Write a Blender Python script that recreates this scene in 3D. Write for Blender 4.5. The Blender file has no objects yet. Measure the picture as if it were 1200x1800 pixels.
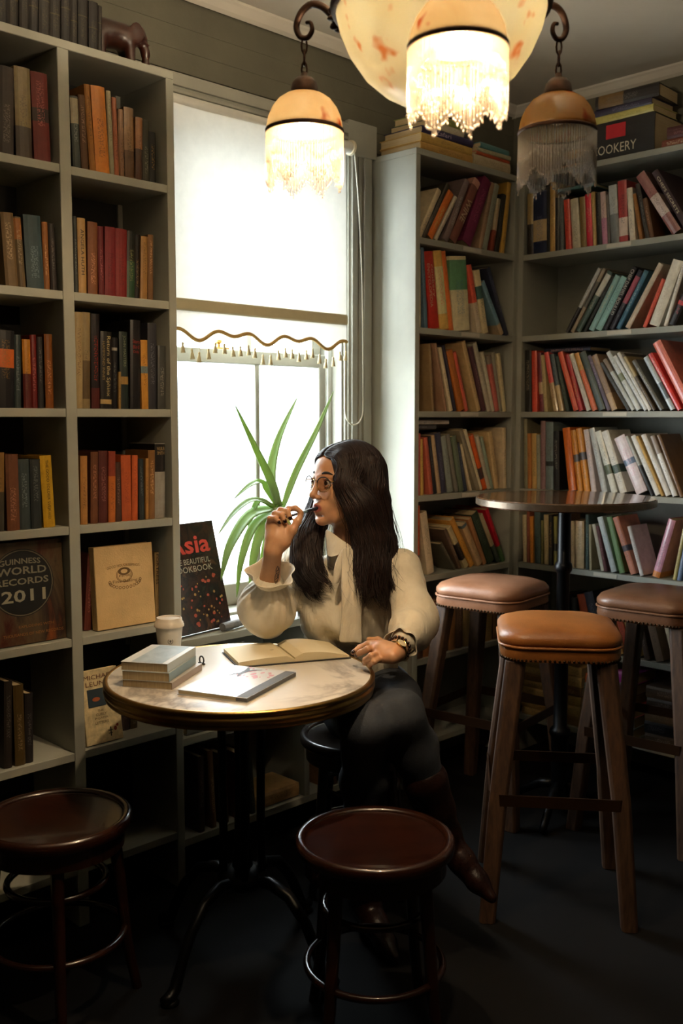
import bpy, bmesh, math, random
import numpy as np
from mathutils import Vector, Matrix, Euler
random.seed(7)
PI = math.pi
SC = bpy.context.scene
COL = SC.collection

# ------------------------------------------------------------------ camera
CAM_H = 1.39
FPX = 1750.0                      # focal length in pixels of the 1200x1800 frame
PITCH = math.atan(165 / 1750)
AXIS = math.radians(45.3)
cam_data = bpy.data.cameras.new('camera')
cam_data.sensor_fit = 'VERTICAL'
cam_data.sensor_height = 36.0
cam_data.lens = 36.0 * FPX / 1800.0
cam_data.clip_start = 0.05
cam_data.dof.use_dof = True
cam_data.dof.focus_distance = 2.75
cam_data.dof.aperture_fstop = 4.0
cam = bpy.data.objects.new('camera', cam_data)
COL.objects.link(cam)
cam.location = (0, 0, CAM_H)
cam.rotation_euler = (PI / 2 - PITCH, 0, AXIS - PI / 2)
SC.camera = cam

# ------------------------------------------------------------------ world, exposure
SKY = 24.0
world = bpy.data.worlds.new('overcast_sky')
SC.world = world
world.use_nodes = True
_bg = world.node_tree.nodes['Background']
_bg.inputs['Color'].default_value = (0.90, 0.97, 1.0, 1)
_bg.inputs['Strength'].default_value = SKY
SC.view_settings.view_transform = 'Standard'
SC.view_settings.look = 'None'
SC.view_settings.exposure = 0.0
SC.view_settings.gamma = 1.0
SC.view_settings.use_curve_mapping = False
SC.cycles.use_denoising = True
SC.cycles.max_bounces = 8
SC.cycles.diffuse_bounces = 2
SC.cycles.glossy_bounces = 4
SC.cycles.transmission_bounces = 8
SC.cycles.transparent_max_bounces = 24
SC.cycles.caustics_reflective = False
SC.cycles.caustics_refractive = False
SC.cycles.sample_clamp_indirect = 40.0

# the room's daylight enters by one window: a portal guides the sky's samples through it
portal = bpy.data.lights.new('window_portal', 'AREA')
portal.shape = 'RECTANGLE'
portal.size, portal.size_y = 1.0, 1.85
portal.cycles.is_portal = True
po = bpy.data.objects.new('window_portal', portal)
COL.objects.link(po)
po.location = (2.18, 2.86, 1.55)
po.rotation_euler = (-PI / 2, 0, 0)      # looks into the room (-Y)

LAMP_W = 30.0          # bulb of a lit pendant
BOWL_W = 20.0           # bulbs in the bowl
LAMP_COL = (1.0, 0.76, 0.48)

# ------------------------------------------------------------------ picture geometry
_cp, _sp = math.cos(PITCH), math.sin(PITCH)
_fh = (math.cos(AXIS), math.sin(AXIS))
_rt = (math.sin(AXIS), -math.cos(AXIS))

def ray(x, y):
    u = (x - 600) / FPX; v = (900 - y) / FPX
    f = _cp + v * _sp; z = -_sp + v * _cp
    return Vector((_fh[0] * f + _rt[0] * u, _fh[1] * f + _rt[1] * u, z))
def onY(x, y, Y):
    d = ray(x, y); return d * (Y / d.y) + Vector((0, 0, CAM_H))
def onX(x, y, X):
    d = ray(x, y); return d * (X / d.x) + Vector((0, 0, CAM_H))
def onZ(x, y, Z):
    d = ray(x, y); return d * ((Z - CAM_H) / d.z) + Vector((0, 0, CAM_H))
def at(x, y, depth):
    return ray(x, y) * depth + Vector((0, 0, CAM_H))

# ------------------------------------------------------------------ helpers
def catmull(P_, u):
    m = len(P_) - 1; x = u * m; k = min(int(x), m - 1); t = x - k
    p0, p1, p2, p3 = P_[max(k - 1, 0)], P_[k], P_[k + 1], P_[min(k + 2, m)]
    return .5 * ((2 * p1) + (p2 - p0) * t + (2 * p0 - 5 * p1 + 4 * p2 - p3) * t * t + (3 * p1 - p0 - 3 * p2 + p3) * t ** 3)

class MB:
    """collects shapes into one mesh"""
    def __init__(self):
        self.v = []; self.f = []; self.m = []; self.cur = 0
    def add(self, vs, fs, M=None):
        n = len(self.v)
        if M is not None:
            vs = [M @ Vector(p) for p in vs]
        self.v.extend([tuple(p) for p in vs])
        self.f.extend([tuple(i + n for i in q) for q in fs])
        self.m.extend([self.cur] * len(fs))
        return self
    def box(self, a, b, M=None):
        (x0, y0, z0), (x1, y1, z1) = a, b
        vs = [(x0, y0, z0), (x1, y0, z0), (x1, y1, z0), (x0, y1, z0), (x0, y0, z1), (x1, y0, z1), (x1, y1, z1), (x0, y1, z1)]
        return self.add(vs, [(0, 3, 2, 1), (4, 5, 6, 7), (0, 1, 5, 4), (1, 2, 6, 5), (2, 3, 7, 6), (3, 0, 4, 7)], M)
    def prism(self, poly, z0, z1, M=None):
        n = len(poly)
        vs = [(x, y, z0) for x, y in poly] + [(x, y, z1) for x, y in poly]
        fs = [tuple(range(n - 1, -1, -1)), tuple(range(n, 2 * n))]
        fs += [(i, (i + 1) % n, n + (i + 1) % n, n + i) for i in range(n)]
        return self.add(vs, fs, M)
    def lathe(self, prof, n=32, M=None, close=False):
        vs = []; fs = []
        k = len(prof)
        for r, z in prof:
            for i in range(n):
                a = 2 * PI * i / n
                vs.append((r * math.cos(a), r * math.sin(a), z))
        for j in range(k - 1 + (1 if close else 0)):
            j2 = (j + 1) % k
            for i in range(n):
                i2 = (i + 1) % n
                fs.append((j * n + i, j * n + i2, j2 * n + i2, j2 * n + i))
        if not close:
            if prof[0][0] > 1e-6: fs.append(tuple(range(n - 1, -1, -1)))
            if prof[-1][0] > 1e-6: fs.append(tuple(range((k - 1) * n, k * n)))
        return self.add(vs, fs, M)
    def tube(self, pts, rad, n=8, M=None, closed=False, flat=1.0):
        pts = [Vector(p) for p in pts]
        k = len(pts)
        if not hasattr(rad, '__len__'): rad = [rad] * k
        vs = []; fs = []
        up = None
        for i, p in enumerate(pts):
            if closed: t = pts[(i + 1) % k] - pts[i - 1]
            else: t = pts[min(i + 1, k - 1)] - pts[max(i - 1, 0)]
            if t.length < 1e-9: t = Vector((0, 0, 1))
            t.normalize()
            if up is None:
                up = Vector((0, 0, 1)) if abs(t.z) < 0.9 else Vector((1, 0, 0))
            a = (up - t * up.dot(t))
            if a.length < 1e-6: a = t.orthogonal()
            a.normalize(); b = t.cross(a); up = a
            for j in range(n):
                w = 2 * PI * j / n
                vs.append(p + (a * math.cos(w) * flat + b * math.sin(w)) * rad[i])
        for i in range(k if closed else k - 1):
            i2 = (i + 1) % k
            for j in range(n):
                j2 = (j + 1) % n
                fs.append((i * n + j, i * n + j2, i2 * n + j2, i2 * n + j))
        if not closed:
            fs.append(tuple(range(n - 1, -1, -1))); fs.append(tuple(range((k - 1) * n, k * n)))
        return self.add(vs, fs, M)
    def sphere(self, c, r, n=12, m=8, s=(1, 1, 1), M=None):
        vs = [(c[0], c[1], c[2] - r * s[2])]; fs = []
        for j in range(1, m):
            th = PI * j / m
            for i in range(n):
                a = 2 * PI * i / n
                vs.append((c[0] + r * s[0] * math.sin(th) * math.cos(a), c[1] + r * s[1] * math.sin(th) * math.sin(a), c[2] - r * s[2] * math.cos(th)))
        vs.append((c[0], c[1], c[2] + r * s[2]))
        for i in range(n):
            fs.append((0, 1 + (i + 1) % n, 1 + i))
        for j in range(m - 2):
            for i in range(n):
                a = 1 + j * n + i; b = 1 + j * n + (i + 1) % n
                fs.append((a, b, b + n, a + n))
        o = 1 + (m - 2) * n; e = len(vs) - 1
        for i in range(n):
            fs.append((o + i, o + (i + 1) % n, e))
        return self.add(vs, fs, M)
    def mesh(self, name, mats, smooth=False):
        me = bpy.data.meshes.new(name)
        me.from_pydata(self.v, [], self.f)
        for m in (mats if isinstance(mats, (list, tuple)) else [mats]):
            me.materials.append(m)
        if max(self.m, default=0) > 0:
            me.polygons.foreach_set('material_index', self.m)
        if smooth:
            me.polygons.foreach_set('use_smooth', [True] * len(me.polygons))
        me.update()
        return me

def link(name, me, parent=None):
    o = bpy.data.objects.new(name, me)
    COL.objects.link(o)
    if parent is not None: o.parent = parent
    return o

def part(name, mb, mat, parent=None, smooth=False, bevel=0.0, seg=2, label=None, world=False, sharp=None, fix=False):
    """one mesh object; world=True: its vertices are world coordinates under an unrotated parent"""
    me = mb.mesh(name, mat, smooth) if isinstance(mb, MB) else mb
    if fix or smooth:
        bm = bmesh.new(); bm.from_mesh(me)
        bmesh.ops.recalc_face_normals(bm, faces=bm.faces)
        if sharp is not None:
            for e in bm.edges:
                if len(e.link_faces) == 2 and e.calc_face_angle(0) > math.radians(sharp): e.smooth = False
        bm.to_mesh(me); bm.free()
    o = link(name, me, parent)
    if world and parent is not None:
        q = parent
        off = Vector((0, 0, 0))
        while q is not None:
            off += q.location; q = q.parent
        o.location = -off
    if bevel > 0:
        b = o.modifiers.new('bevel', 'BEVEL'); b.width = bevel; b.segments = seg; b.limit_method = 'ANGLE'
    if label: o['label'] = label
    return o

def tag(o, label, cat, group=None):
    o['label'] = label; o['category'] = cat
    if group: o['group'] = group
    return o

def thing(name, label, cat, loc=(0, 0, 0), rot=(0, 0, 0), group=None):
    o = bpy.data.objects.new(name, None)
    o.empty_display_size = 0.05
    COL.objects.link(o)
    o.location = loc; o.rotation_euler = rot
    return tag(o, label, cat, group)

def struct(name, mb, mat, **k):
    o = part(name, mb, mat, **k)
    if o.parent is None: o['kind'] = 'structure'
    return o

def copy_tree(o, parent=None):
    c = o.copy(); COL.objects.link(c)
    if parent is not None: c.parent = parent
    for ch in list(o.children): copy_tree(ch, c)
    return c

_text_cache = {}
def text_raw(s, bold=False):
    key = (s, bold)
    if key not in _text_cache:
        cu = bpy.data.curves.new('lettering', 'FONT')
        cu.body = s; cu.size = 1.0; cu.resolution_u = 2; cu.align_x = 'LEFT'
        if bold: cu.offset = 0.02
        ob = bpy.data.objects.new('lettering', cu); COL.objects.link(ob)
        bpy.context.view_layer.update()
        me = bpy.data.meshes.new_from_object(ob.evaluated_get(bpy.context.evaluated_depsgraph_get()))
        vs = [v.co.copy() for v in me.vertices]; fs = [tuple(p.vertices) for p in me.polygons]
        bpy.data.objects.remove(ob); bpy.data.curves.remove(cu); bpy.data.meshes.remove(me)
        x0 = min(v.x for v in vs); x1 = max(v.x for v in vs); y0 = min(v.y for v in vs); y1 = max(v.y for v in vs)
        vs = [((v.x - x0) / (x1 - x0) - .5, (v.y - y0) / (y1 - y0) - .5) for v in vs]
        _text_cache[key] = (vs, fs, (x1 - x0) / (y1 - y0))
    return _text_cache[key]

def lettering(mb, s, c, ex, ey, w, h, shear=0.0, bold=False, arc=0.0):
    """text centred on c, reading along ex, letter tops along ey, in a w x h box"""
    vs, fs, asp = text_raw(s, bold)
    c = Vector(c); ex = Vector(ex).normalized(); ey = Vector(ey).normalized()
    out = []
    for x, y in vs:
        X = x * w + shear * y * h; Y = y * h + arc * (1 - (2 * x) ** 2)
        out.append(c + ex * X + ey * Y)
    return mb.add(out, fs)

# ------------------------------------------------------------------ materials
def lin(h, gain=1.0):
    if isinstance(h, str):
        h = h.lstrip('#')
        c = [int(h[i:i + 2], 16) / 255 for i in (0, 2, 4)]
        c = [(x / 12.92 if x <= .04045 else ((x + .055) / 1.055) ** 2.4) for x in c]
    else: c = list(h)[:3]
    return tuple(min(.9, x * gain) for x in c)

class NT:
    def __init__(self, name):
        self.m = bpy.data.materials.new(name); self.m.use_nodes = True
        self.t = self.m.node_tree; self.b = self.t.nodes['Principled BSDF']
        self.out = self.t.nodes['Material Output']
    def n(self, kind, ins=None, **props):
        nd = self.t.nodes.new('ShaderNode' + kind)
        for k, v in props.items(): setattr(nd, k, v)
        for k, v in (ins or {}).items(): self.set(nd.inputs[k], v)
        return nd
    def set(self, sock, v):
        if hasattr(v, 'bl_idname') or hasattr(v, 'is_output'): self.t.links.new(v, sock)
        else:
            if sock.type == 'RGBA' and len(v) == 3: v = (*v, 1)
            sock.default_value = v
    def math(self, op, a, b=0.0, c=0.0, clamp=False):
        nd = self.n('Math', operation=op, use_clamp=clamp)
        self.set(nd.inputs[0], a); self.set(nd.inputs[1], b); self.set(nd.inputs[2], c)
        return nd.outputs[0]
    def mix(self, f, a, b, blend='MIX'):
        nd = self.n('MixRGB', blend_type=blend)
        self.set(nd.inputs[0], f); self.set(nd.inputs[1], a); self.set(nd.inputs[2], b)
        return nd.outputs[0]
    def ramp(self, f, stops):
        nd = self.n('ValToRGB')
        e = nd.color_ramp.elements
        while len(e) < len(stops): e.new(.5)
        for i, (p, c) in enumerate(stops):
            e[i].position = p; e[i].color = (*c, 1) if len(c) == 3 else c
        self.set(nd.inputs[0], f)
        return nd.outputs[0]
    def bump(self, h, strength=.3, dist=.002):
        nd = self.n('Bump'); nd.inputs['Strength'].default_value = strength; nd.inputs['Distance'].default_value = dist
        self.set(nd.inputs['Height'], h); self.set(self.b.inputs['Normal'], nd.outputs[0])
    def coord(self, which='Object', scale=(1, 1, 1)):
        tc = self.n('TexCoord'); mp = self.n('Mapping')
        mp.inputs['Scale'].default_value = scale
        self.t.links.new(tc.outputs[which], mp.inputs[0])
        return mp.outputs[0]
    def noise(self, vec, scale=5, detail=4, rough=.6, dist=0.0):
        nd = self.n('TexNoise'); nd.inputs['Scale'].default_value = scale; nd.inputs['Detail'].default_value = detail
        nd.inputs['Roughness'].default_value = rough; nd.inputs['Distortion'].default_value = dist
        self.t.links.new(vec, nd.inputs['Vector'])
        return nd.outputs['Fac']

def M_plain(name, col, rough=.6, metal=0.0, var=.15, scale=8, bump=.15, bscale=60, spec=.5, coat=0.0, stretch=(1, 1, 1), sheen=0.0):
    n = NT(name); c = lin(col)
    v = n.coord('Object', stretch)
    f = n.noise(v, scale)
    lo = tuple(x * (1 - var) for x in c); hi = tuple(min(.95, x * (1 + var)) for x in c)
    n.set(n.b.inputs['Base Color'], n.ramp(f, [(.3, lo), (.7, hi)]))
    n.b.inputs['Roughness'].default_value = rough; n.b.inputs['Metallic'].default_value = metal
    n.b.inputs['Specular IOR Level'].default_value = spec
    n.b.inputs['Coat Weight'].default_value = coat
    n.b.inputs['Sheen Weight'].default_value = sheen
    if bump: n.bump(n.noise(v, bscale, 3), bump, .0015)
    return n.m

def M_wood(name, dark, light, rough=.4, stretch=(1, 1, 1), scale=6, coat=0.0, bump=.2):
    n = NT(name); v = n.coord('Object', stretch)
    a = n.noise(v, scale, 6, .65, 1.2); b = n.noise(v, scale * 5, 4, .6, .4)
    f = n.math('ADD', n.math('MULTIPLY', a, .7), n.math('MULTIPLY', b, .3))
    n.set(n.b.inputs['Base Color'], n.ramp(f, [(.36, lin(dark)), (.64, lin(light))]))
    n.b.inputs['Roughness'].default_value = rough; n.b.inputs['Coat Weight'].default_value = coat
    n.bump(f, bump, .001)
    return n.m
# ------------------------------------------------------------------ shared materials
m_case = M_plain('grey_green_shelf_paint', '#a09f92', .55, var=.08, scale=6, bump=.12, bscale=90)
m_caseL = M_plain('dimmed_shelf_paint', '#646257', .55, var=.08, scale=6, bump=.12, bscale=90)  # shelf paint with the left bookcase's weaker light put into the colour; unused
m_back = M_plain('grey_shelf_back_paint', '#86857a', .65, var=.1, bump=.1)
m_wall = M_plain('old_grey_green_wall_paint', '#5a5647', .75, var=.16, scale=3.5, bump=.5, bscale=35)
m_wall2 = M_plain('dark_wall_paint', '#5a5648', .8, var=.12, scale=3)
m_ceil = M_plain('ceiling_paint', '#c8c0b2', .85, var=.08, scale=2, bump=.1)
m_floor = M_plain('dark_floor', '#090808', .75, var=.3, scale=5, bump=.15, bscale=40, spec=.2)
m_winpaint = M_plain('window_frame_paint', '#98968a', .45, var=.08, bump=.1)
m_iron = M_plain('black_cast_iron', '#0d0d0e', .38, metal=.6, var=.2, bump=.2)
m_brass = M_plain('aged_brass', '#b08c50', .3, metal=1.0, var=.2, scale=14, bump=.08)
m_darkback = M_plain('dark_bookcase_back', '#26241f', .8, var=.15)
m_black = M_plain('black_wood', '#141010', .35, var=.2, bump=.1)

def M_glass(name, tint=(.97, .99, 1.0), refl=1.0):
    n = NT(name)
    tr = n.n('BsdfTransparent'); tr.inputs[0].default_value = (*tint, 1)
    gl = n.n('BsdfGlossy'); gl.inputs['Roughness'].default_value = .02
    fr = n.n('Fresnel'); fr.inputs[0].default_value = 1.45
    mx = n.n('MixShader')
    ge = n.n('NewGeometry')
    front = n.math('SUBTRACT', 1.0, ge.outputs['Backfacing'])
    n.t.links.new(n.math('MULTIPLY', n.math('MULTIPLY', fr.outputs[0], refl), front), mx.inputs[0])
    n.t.links.new(tr.outputs[0], mx.inputs[1]); n.t.links.new(gl.outputs[0], mx.inputs[2])
    n.t.links.new(mx.outputs[0], n.out.inputs[0])
    return n.m
m_glass = M_glass('window_glass')

def M_cloth_through(name, col, trans, tcol=None, rough=.9, weave=600, bump=.15):
    """cloth or glass that lets part of the light through"""
    n = NT(name); c = lin(col)
    v = n.coord('Object'); f = n.noise(v, 30, 3)
    cc = n.ramp(f, [(.3, tuple(x * .93 for x in c)), (.7, c)])
    d = n.n('BsdfDiffuse'); n.set(d.inputs[0], cc)
    t = n.n('BsdfTranslucent'); n.set(t.inputs[0], lin(tcol) if tcol else cc)
    mx = n.n('MixShader'); mx.inputs[0].default_value = trans
    n.t.links.new(d.outputs[0], mx.inputs[1]); n.t.links.new(t.outputs[0], mx.inputs[2])
    n.t.links.new(mx.outputs[0], n.out.inputs[0])
    return n.m

# ------------------------------------------------------------------ room
RX, WY, CH = 3.62, 2.62, 2.70          # right wall, window wall, ceiling
LX, BY = -1.9, -1.7
struct('floor', MB().box((LX - .1, BY - .1, -.1), (RX + .1, WY + .14, 0)), m_floor)
struct('ceiling', MB().box((LX - .1, BY - .1, CH), (RX + .1, WY + .14, CH + .1)), m_ceil)
struct('wall_right', MB().box((RX, BY - .1, 0), (RX + .1, WY + .14, CH)), m_wall)
struct('wall_left', MB().box((LX - .1, BY - .1, 0), (LX, WY + .14, CH)), m_wall2)
struct('wall_rear', MB().box((LX, BY - .1, 0), (RX, BY, CH)), m_wall2)
OX0, OX1, OZ0, OZ1 = 1.76, 2.605, .70, 2.36      # window opening
ww = MB()
ww.box((LX, WY, 0), (OX0, WY + .14, CH)).box((OX1, WY, 0), (RX, WY + .14, CH))
ww.box((OX0, WY, 0), (OX1, WY + .14, OZ0)).box((OX0, WY, OZ1), (OX1, WY + .14, CH))
wall_w = struct('wall_window', ww, m_wall)
# old boards above the window
zb = [2.44, 2.515, 2.585, 2.66]
for i in range(3):
    part('board', MB().box((LX + .001, WY - .012, zb[i] + .0004), (RX - .001, WY + .001, zb[i + 1] - .0004)), m_wall, wall_w)
part('board', MB().box((2.745, WY - .012, 2.366), (RX - .001, WY + .001, 2.4388)), m_wall, wall_w, bevel=.001, seg=1)
# ceiling cove
cove = [(0, 0), (0, -.03), (-.008, -.036), (-.022, -.028), (-.038, -.012), (-.046, -.006), (-.05, 0)]
def cove_run(name, p, q, nx, ny):
    mb = MB(); n = len(cove)
    vs = [(P[0] + nx * -a, P[1] + ny * -a, CH + z) for P in (p, q) for a, z in cove]
    mb.add(vs, [(i, (i + 1) % n, n + (i + 1) % n, n + i) for i in range(n)] + [tuple(range(n)), tuple(range(2 * n - 1, n - 1, -1))])
    struct(name, mb, m_ceil, fix=True)
cove_run('trim_1', (LX, WY - .012), (RX, WY - .012), 0, -1)
cove_run('trim_2', (RX, BY), (RX, WY - .012), -1, 0)

# ------------------------------------------------------------------ window
def stepped(mb, x0, x1, z0, z1, horiz=False):
    """moulded architrave board, in steps, against the wall"""
    w = (z1 - z0) if horiz else (x1 - x0)
    for a, b, d in ((0, 1, .012), (.06, .94, .02), (.14, .34, .030), (.40, .50, .027), (.58, .86, .030)):
        if horiz: mb.box((x0, WY - d, z0 + a * w), (x1, WY + .002, z0 + b * w))
        else: mb.box((x0 + a * w, WY - d, z0), (x0 + b * w, WY + .002, z1))
win = bpy.data.objects.new('window_1', None); COL.objects.link(win); win['kind'] = 'structure'
win.location = ((OX0 + OX1) / 2, WY, OZ0)
AZ = 2.44
a = MB(); stepped(a, 2.60, 2.742, .70, AZ); part('architrave', a, m_winpaint, win, world=True, bevel=.0015, seg=1)
a = MB(); stepped(a, 1.62, 1.765, .70, AZ); part('architrave', a, m_winpaint, win, world=True, bevel=.0015, seg=1)
a = MB(); stepped(a, 1.62, 2.742, 2.335, AZ + .012, True); part('architrave', a, m_winpaint, win, world=True, bevel=.0015, seg=1)
part('corner_block', MB().box((2.598, WY - .033, 2.333), (2.744, WY + .002, AZ + .013)), m_winpaint, win, world=True, bevel=.003)
part('jamb', MB().box((2.592, WY, .70), (2.6055, WY + .14, OZ1)), m_winpaint, win, world=True)
part('jamb', MB().box((1.759, WY, .70), (1.772, WY + .14, OZ1)), m_winpaint, win, world=True)
part('jamb', MB().box((1.76, WY, OZ1 - .012), (2.605, WY + .14, OZ1)), m_winpaint, win, world=True)
part('sill', MB().box((1.70, WY - .03, .70), (2.68, WY + .16, .745)), m_winpaint, win, world=True, bevel=.004)
part('parting_bead', MB().box((2.574, 2.672, .745), (2.592, 2.688, OZ1 - .012)), M_plain('white_bead_paint', '#c9cbc6', .4), win, world=True)
def sash(y, z0, z1, low):
    s = part('sash', MB().box((1.772, y, z0), (1.822, y + .036, z1)).box((2.545, y, z0), (2.592, y + .036, z1))
             .box((1.822, y, z1 - .048), (2.545, y + .036, z1)).box((1.822, y, z0), (2.545, y + .036, z0 + (.075 if low else .04))), m_winpaint, win, world=True, bevel=.003, seg=1)
    for x in (2.253,):
        part('glazing_bar', MB().box((x - .010, y + .004, z0 + .03), (x + .010, y + .03, z1 - .03)), m_winpaint, s, world=True, bevel=.003, seg=1)
    for x0, x1 in ((1.822, 2.243), (2.263, 2.545)):
        part('pane', MB().box((x0, y + .016, z0 + .03), (x1, y + .0195, z1 - .04)), m_glass, s, world=True)
sash(2.688, .745, 1.622, True)
sash(2.728, 1.58, OZ1 - .012, False)
# sash catch on the meeting rail
part('sash_catch', MB().box((2.07, 2.692, 1.622), (2.13, 2.716, 1.628)).lathe([(.006, 0), (.006, .012), (.012, .016), (.012, .024), (.004, .028)], 12, Matrix.Translation((2.09, 2.70, 1.627))), m_brass, win, world=True)

# ------------------------------------------------------------------ roller blind
m_blind = M_cloth_through('white_blind_cloth', '#e8e4da', .16)
m_hem = M_cloth_through('cream_hem_band', '#d8cba8', .12)
m_trim = M_cloth_through('beige_braid', '#c8a468', .10)
m_tassel = M_cloth_through('cream_tassel', '#d2c29c', .14)
BLY, BX0, BX1 = 2.565, 1.70, 2.562
bl = thing('roller_blind', 'white roller blind with scalloped tasselled hem over the window', 'blind', (2.13, BLY, 2.36))
part('roller', MB().tube([(BX0 - .02, BLY + .018, 2.352), (BX1 + .035, BLY + .018, 2.352)], .021, 16), m_blind, bl, smooth=True, sharp=40, world=True)
part('bracket', MB().lathe([(.004, 0), (.026, .002), (.027, .012), (.02, .016), (.004, .017)], 20, Matrix.Translation((BX1 + .032, BLY + .018, 2.352)) @ Matrix.Rotation(PI / 2, 4, 'Y')), M_plain('ivory_plastic', '#d9cdb4', .4), bl, smooth=True, sharp=40, world=True)
ff = MB(); NXB = 60
def hem_z(x):
    s = (x - 1.905) / .28
    return 1.650 - .010 * math.cos(2 * PI * s) - .011 * math.cos(4 * PI * s)
vs = []; fs = []
for i in range(NXB + 1):
    x = BX0 + (BX1 - BX0) * i / NXB
    for z in (2.34, 2.1, 1.9, 1.76, 1.72, 1.69, hem_z(x)):
        vs.append((x, BLY + .002 * math.sin(x * 9 + z * 4), z))
for i in range(NXB):
    for j in range(6):
        a0 = i * 7 + j; fs.append((a0, a0 + 1, a0 + 8, a0 + 7))
part('cloth', MB().add(vs, fs), m_blind, bl, smooth=True, world=True)
part('hem_bar', MB().box((BX0, BLY - .010, 1.722), (BX1 + .002, BLY + .010, 1.759)), m_hem, bl, bevel=.006, seg=3, world=True)
br = MB(); br.tube([(BX0 + (BX1 - BX0) * i / 90, BLY - .004, hem_z(BX0 + (BX1 - BX0) * i / 90) + .003) for i in range(91)], .0062, 6)
part('scalloped_braid', br, m_trim, bl, smooth=True, world=True)
tm = MB()
tm.tube([(0, 0, 0), (0, 0, -.028)], .0006, 4)
tm.lathe([(.0005, -.026), (.003, -.028), (.0032, -.032), (.0022, -.034), (.0045, -.041), (.0062, -.054), (.001, -.054)], 8)
tme = tm.mesh('tassel', m_tassel, True)
for i in range(27):
    x = BX0 + .012 + (BX1 - BX0 - .02) * i / 26
    o = link('tassel', tme, bl); o.scale = (1.25, 1.25, 1.2); o.location = (x - 2.13, -.006, hem_z(x) - 2.36 + random.uniform(-.003, .003))
    o.rotation_euler = (0, random.uniform(-.08, .08), 0)
# bead chain of the blind
ch = MB(); cx0, cx1 = BX1 + .006, BX1 + .10
chp = [(BX1 + .032, BLY + .018, 2.33)]
zb_ = 1.42
def chain_pts():
    pts = []
    for i in range(60): pts.append((cx0 + .012 * (1 - i / 59) ** 2 * 0, 2.578, 2.335 - (2.335 - zb_) * i / 59))
    for i in range(1, 16):
        t = PI * i / 16; pts.append(((cx0 + cx1) / 2 - (cx1 - cx0) / 2 * math.cos(t), 2.578, zb_ - .055 * math.sin(t)))
    for i in range(60):
        k = i / 59; pts.append((cx1 - (cx1 - BX1 - .05) * k ** 3 * .9, 2.578, zb_ + (2.335 - zb_) * k))
    return pts
ch.tube(chain_pts(), .0028, 6)
part('bead_chain', ch, M_plain('ivory_chain', '#d8d2c2', .4, bump=1.0, bscale=320), bl, smooth=True, world=True)

# ------------------------------------------------------------------ outside: pale street front
ext_y = 11.0
m_ext = M_plain('pale_render', '#c8c9c6', .9, var=.04)
m_ext2 = M_plain('pale_stone_trim', '#b4b8b6', .9, var=.04)
m_extg = M_plain('grey_window_glass', '#7e8a90', .2, var=.05)
fac = thing('street_facade', 'pale rendered house front across the street, seen through the window', 'building', (5.8, ext_y, 0))
part('wall', MB().box((1.5, ext_y, -.45), (19.5, ext_y + .3, 3.6)), m_ext, fac, world=True)
for (x, z) in ((7.4, 1.3), (9.0, 1.3), (10.6, 1.3), (12.2, 1.3)):
    w = part('window', MB().box((x - .45, ext_y - .06, z - .75), (x + .45, ext_y + .01, z + .75)), m_ext2, fac, world=True)
    for sx in (-1, 1):
        for sz in (-1, 1):
            part('pane', MB().box((x + sx * .21 - .18, ext_y - .075, z + sz * .35 - .32), (x + sx * .21 + .18, ext_y - .058, z + sz * .35 + .32)), m_extg, w, world=True)
part('drainpipe', MB().tube([(8.1, ext_y - .1, -.4), (8.1, ext_y - .1, 1.6)], .05, 10), m_ext2, fac, smooth=True, world=True)
for i in range(9):
    part('board', MB().box((5.8, ext_y - .05, -.4 + i * .17), (7.9, ext_y + .01, -.25 + i * .17)), m_ext2 if i % 2 else m_ext, fac, world=True)
struct('ground_outside', MB().box((-6, WY + .3, -.5), (16, 30, -.4)), M_plain('pavement', '#a7a6a2', .9))
# ------------------------------------------------------------------ bookcases
SZ = [2.345, 2.036, 1.717, 1.415, 1.105, .803, .49, .17]   # shelf tops
TH = .022
m_sticker = M_plain('white_shelf_sticker', '#c9c2b2', .6)
LF, LXR = 2.36, 1.68                       # left bookcase: front plane, right end
AF, AX0, BFX = 2.39, 2.738, 3.36           # corner bookcase by the window / right wall bookcase front
# left bookcase
lc = thing('bookcase', 'tall grey bookcase of square compartments left of the window', 'bookcase', (1.35, 2.49, 0))
cols = [(.70, .725), (1.005, 1.03), (1.326, 1.358), (1.655, 1.68)]
for i, (a0, a1) in enumerate(cols):
    part('side_panel' if i in (0, 3) else 'divider', MB().box((a0, LF, 0), (a1, WY - .014, SZ[0] - TH)), m_case, lc, world=True, bevel=.0015, seg=1)
part('top_board', MB().box((.70, LF, SZ[0] - TH), (1.68, WY - .014, SZ[0])), m_case, lc, world=True, bevel=.0015, seg=1)
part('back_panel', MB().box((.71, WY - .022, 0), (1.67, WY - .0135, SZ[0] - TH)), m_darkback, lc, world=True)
for z in SZ[1:]:
    for j in range(3):
        part('shelf', MB().box((cols[j][1], LF + .002, z - TH), (cols[j + 1][0], WY - .022, z)), m_case, lc, world=True, bevel=.001, seg=1)
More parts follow.
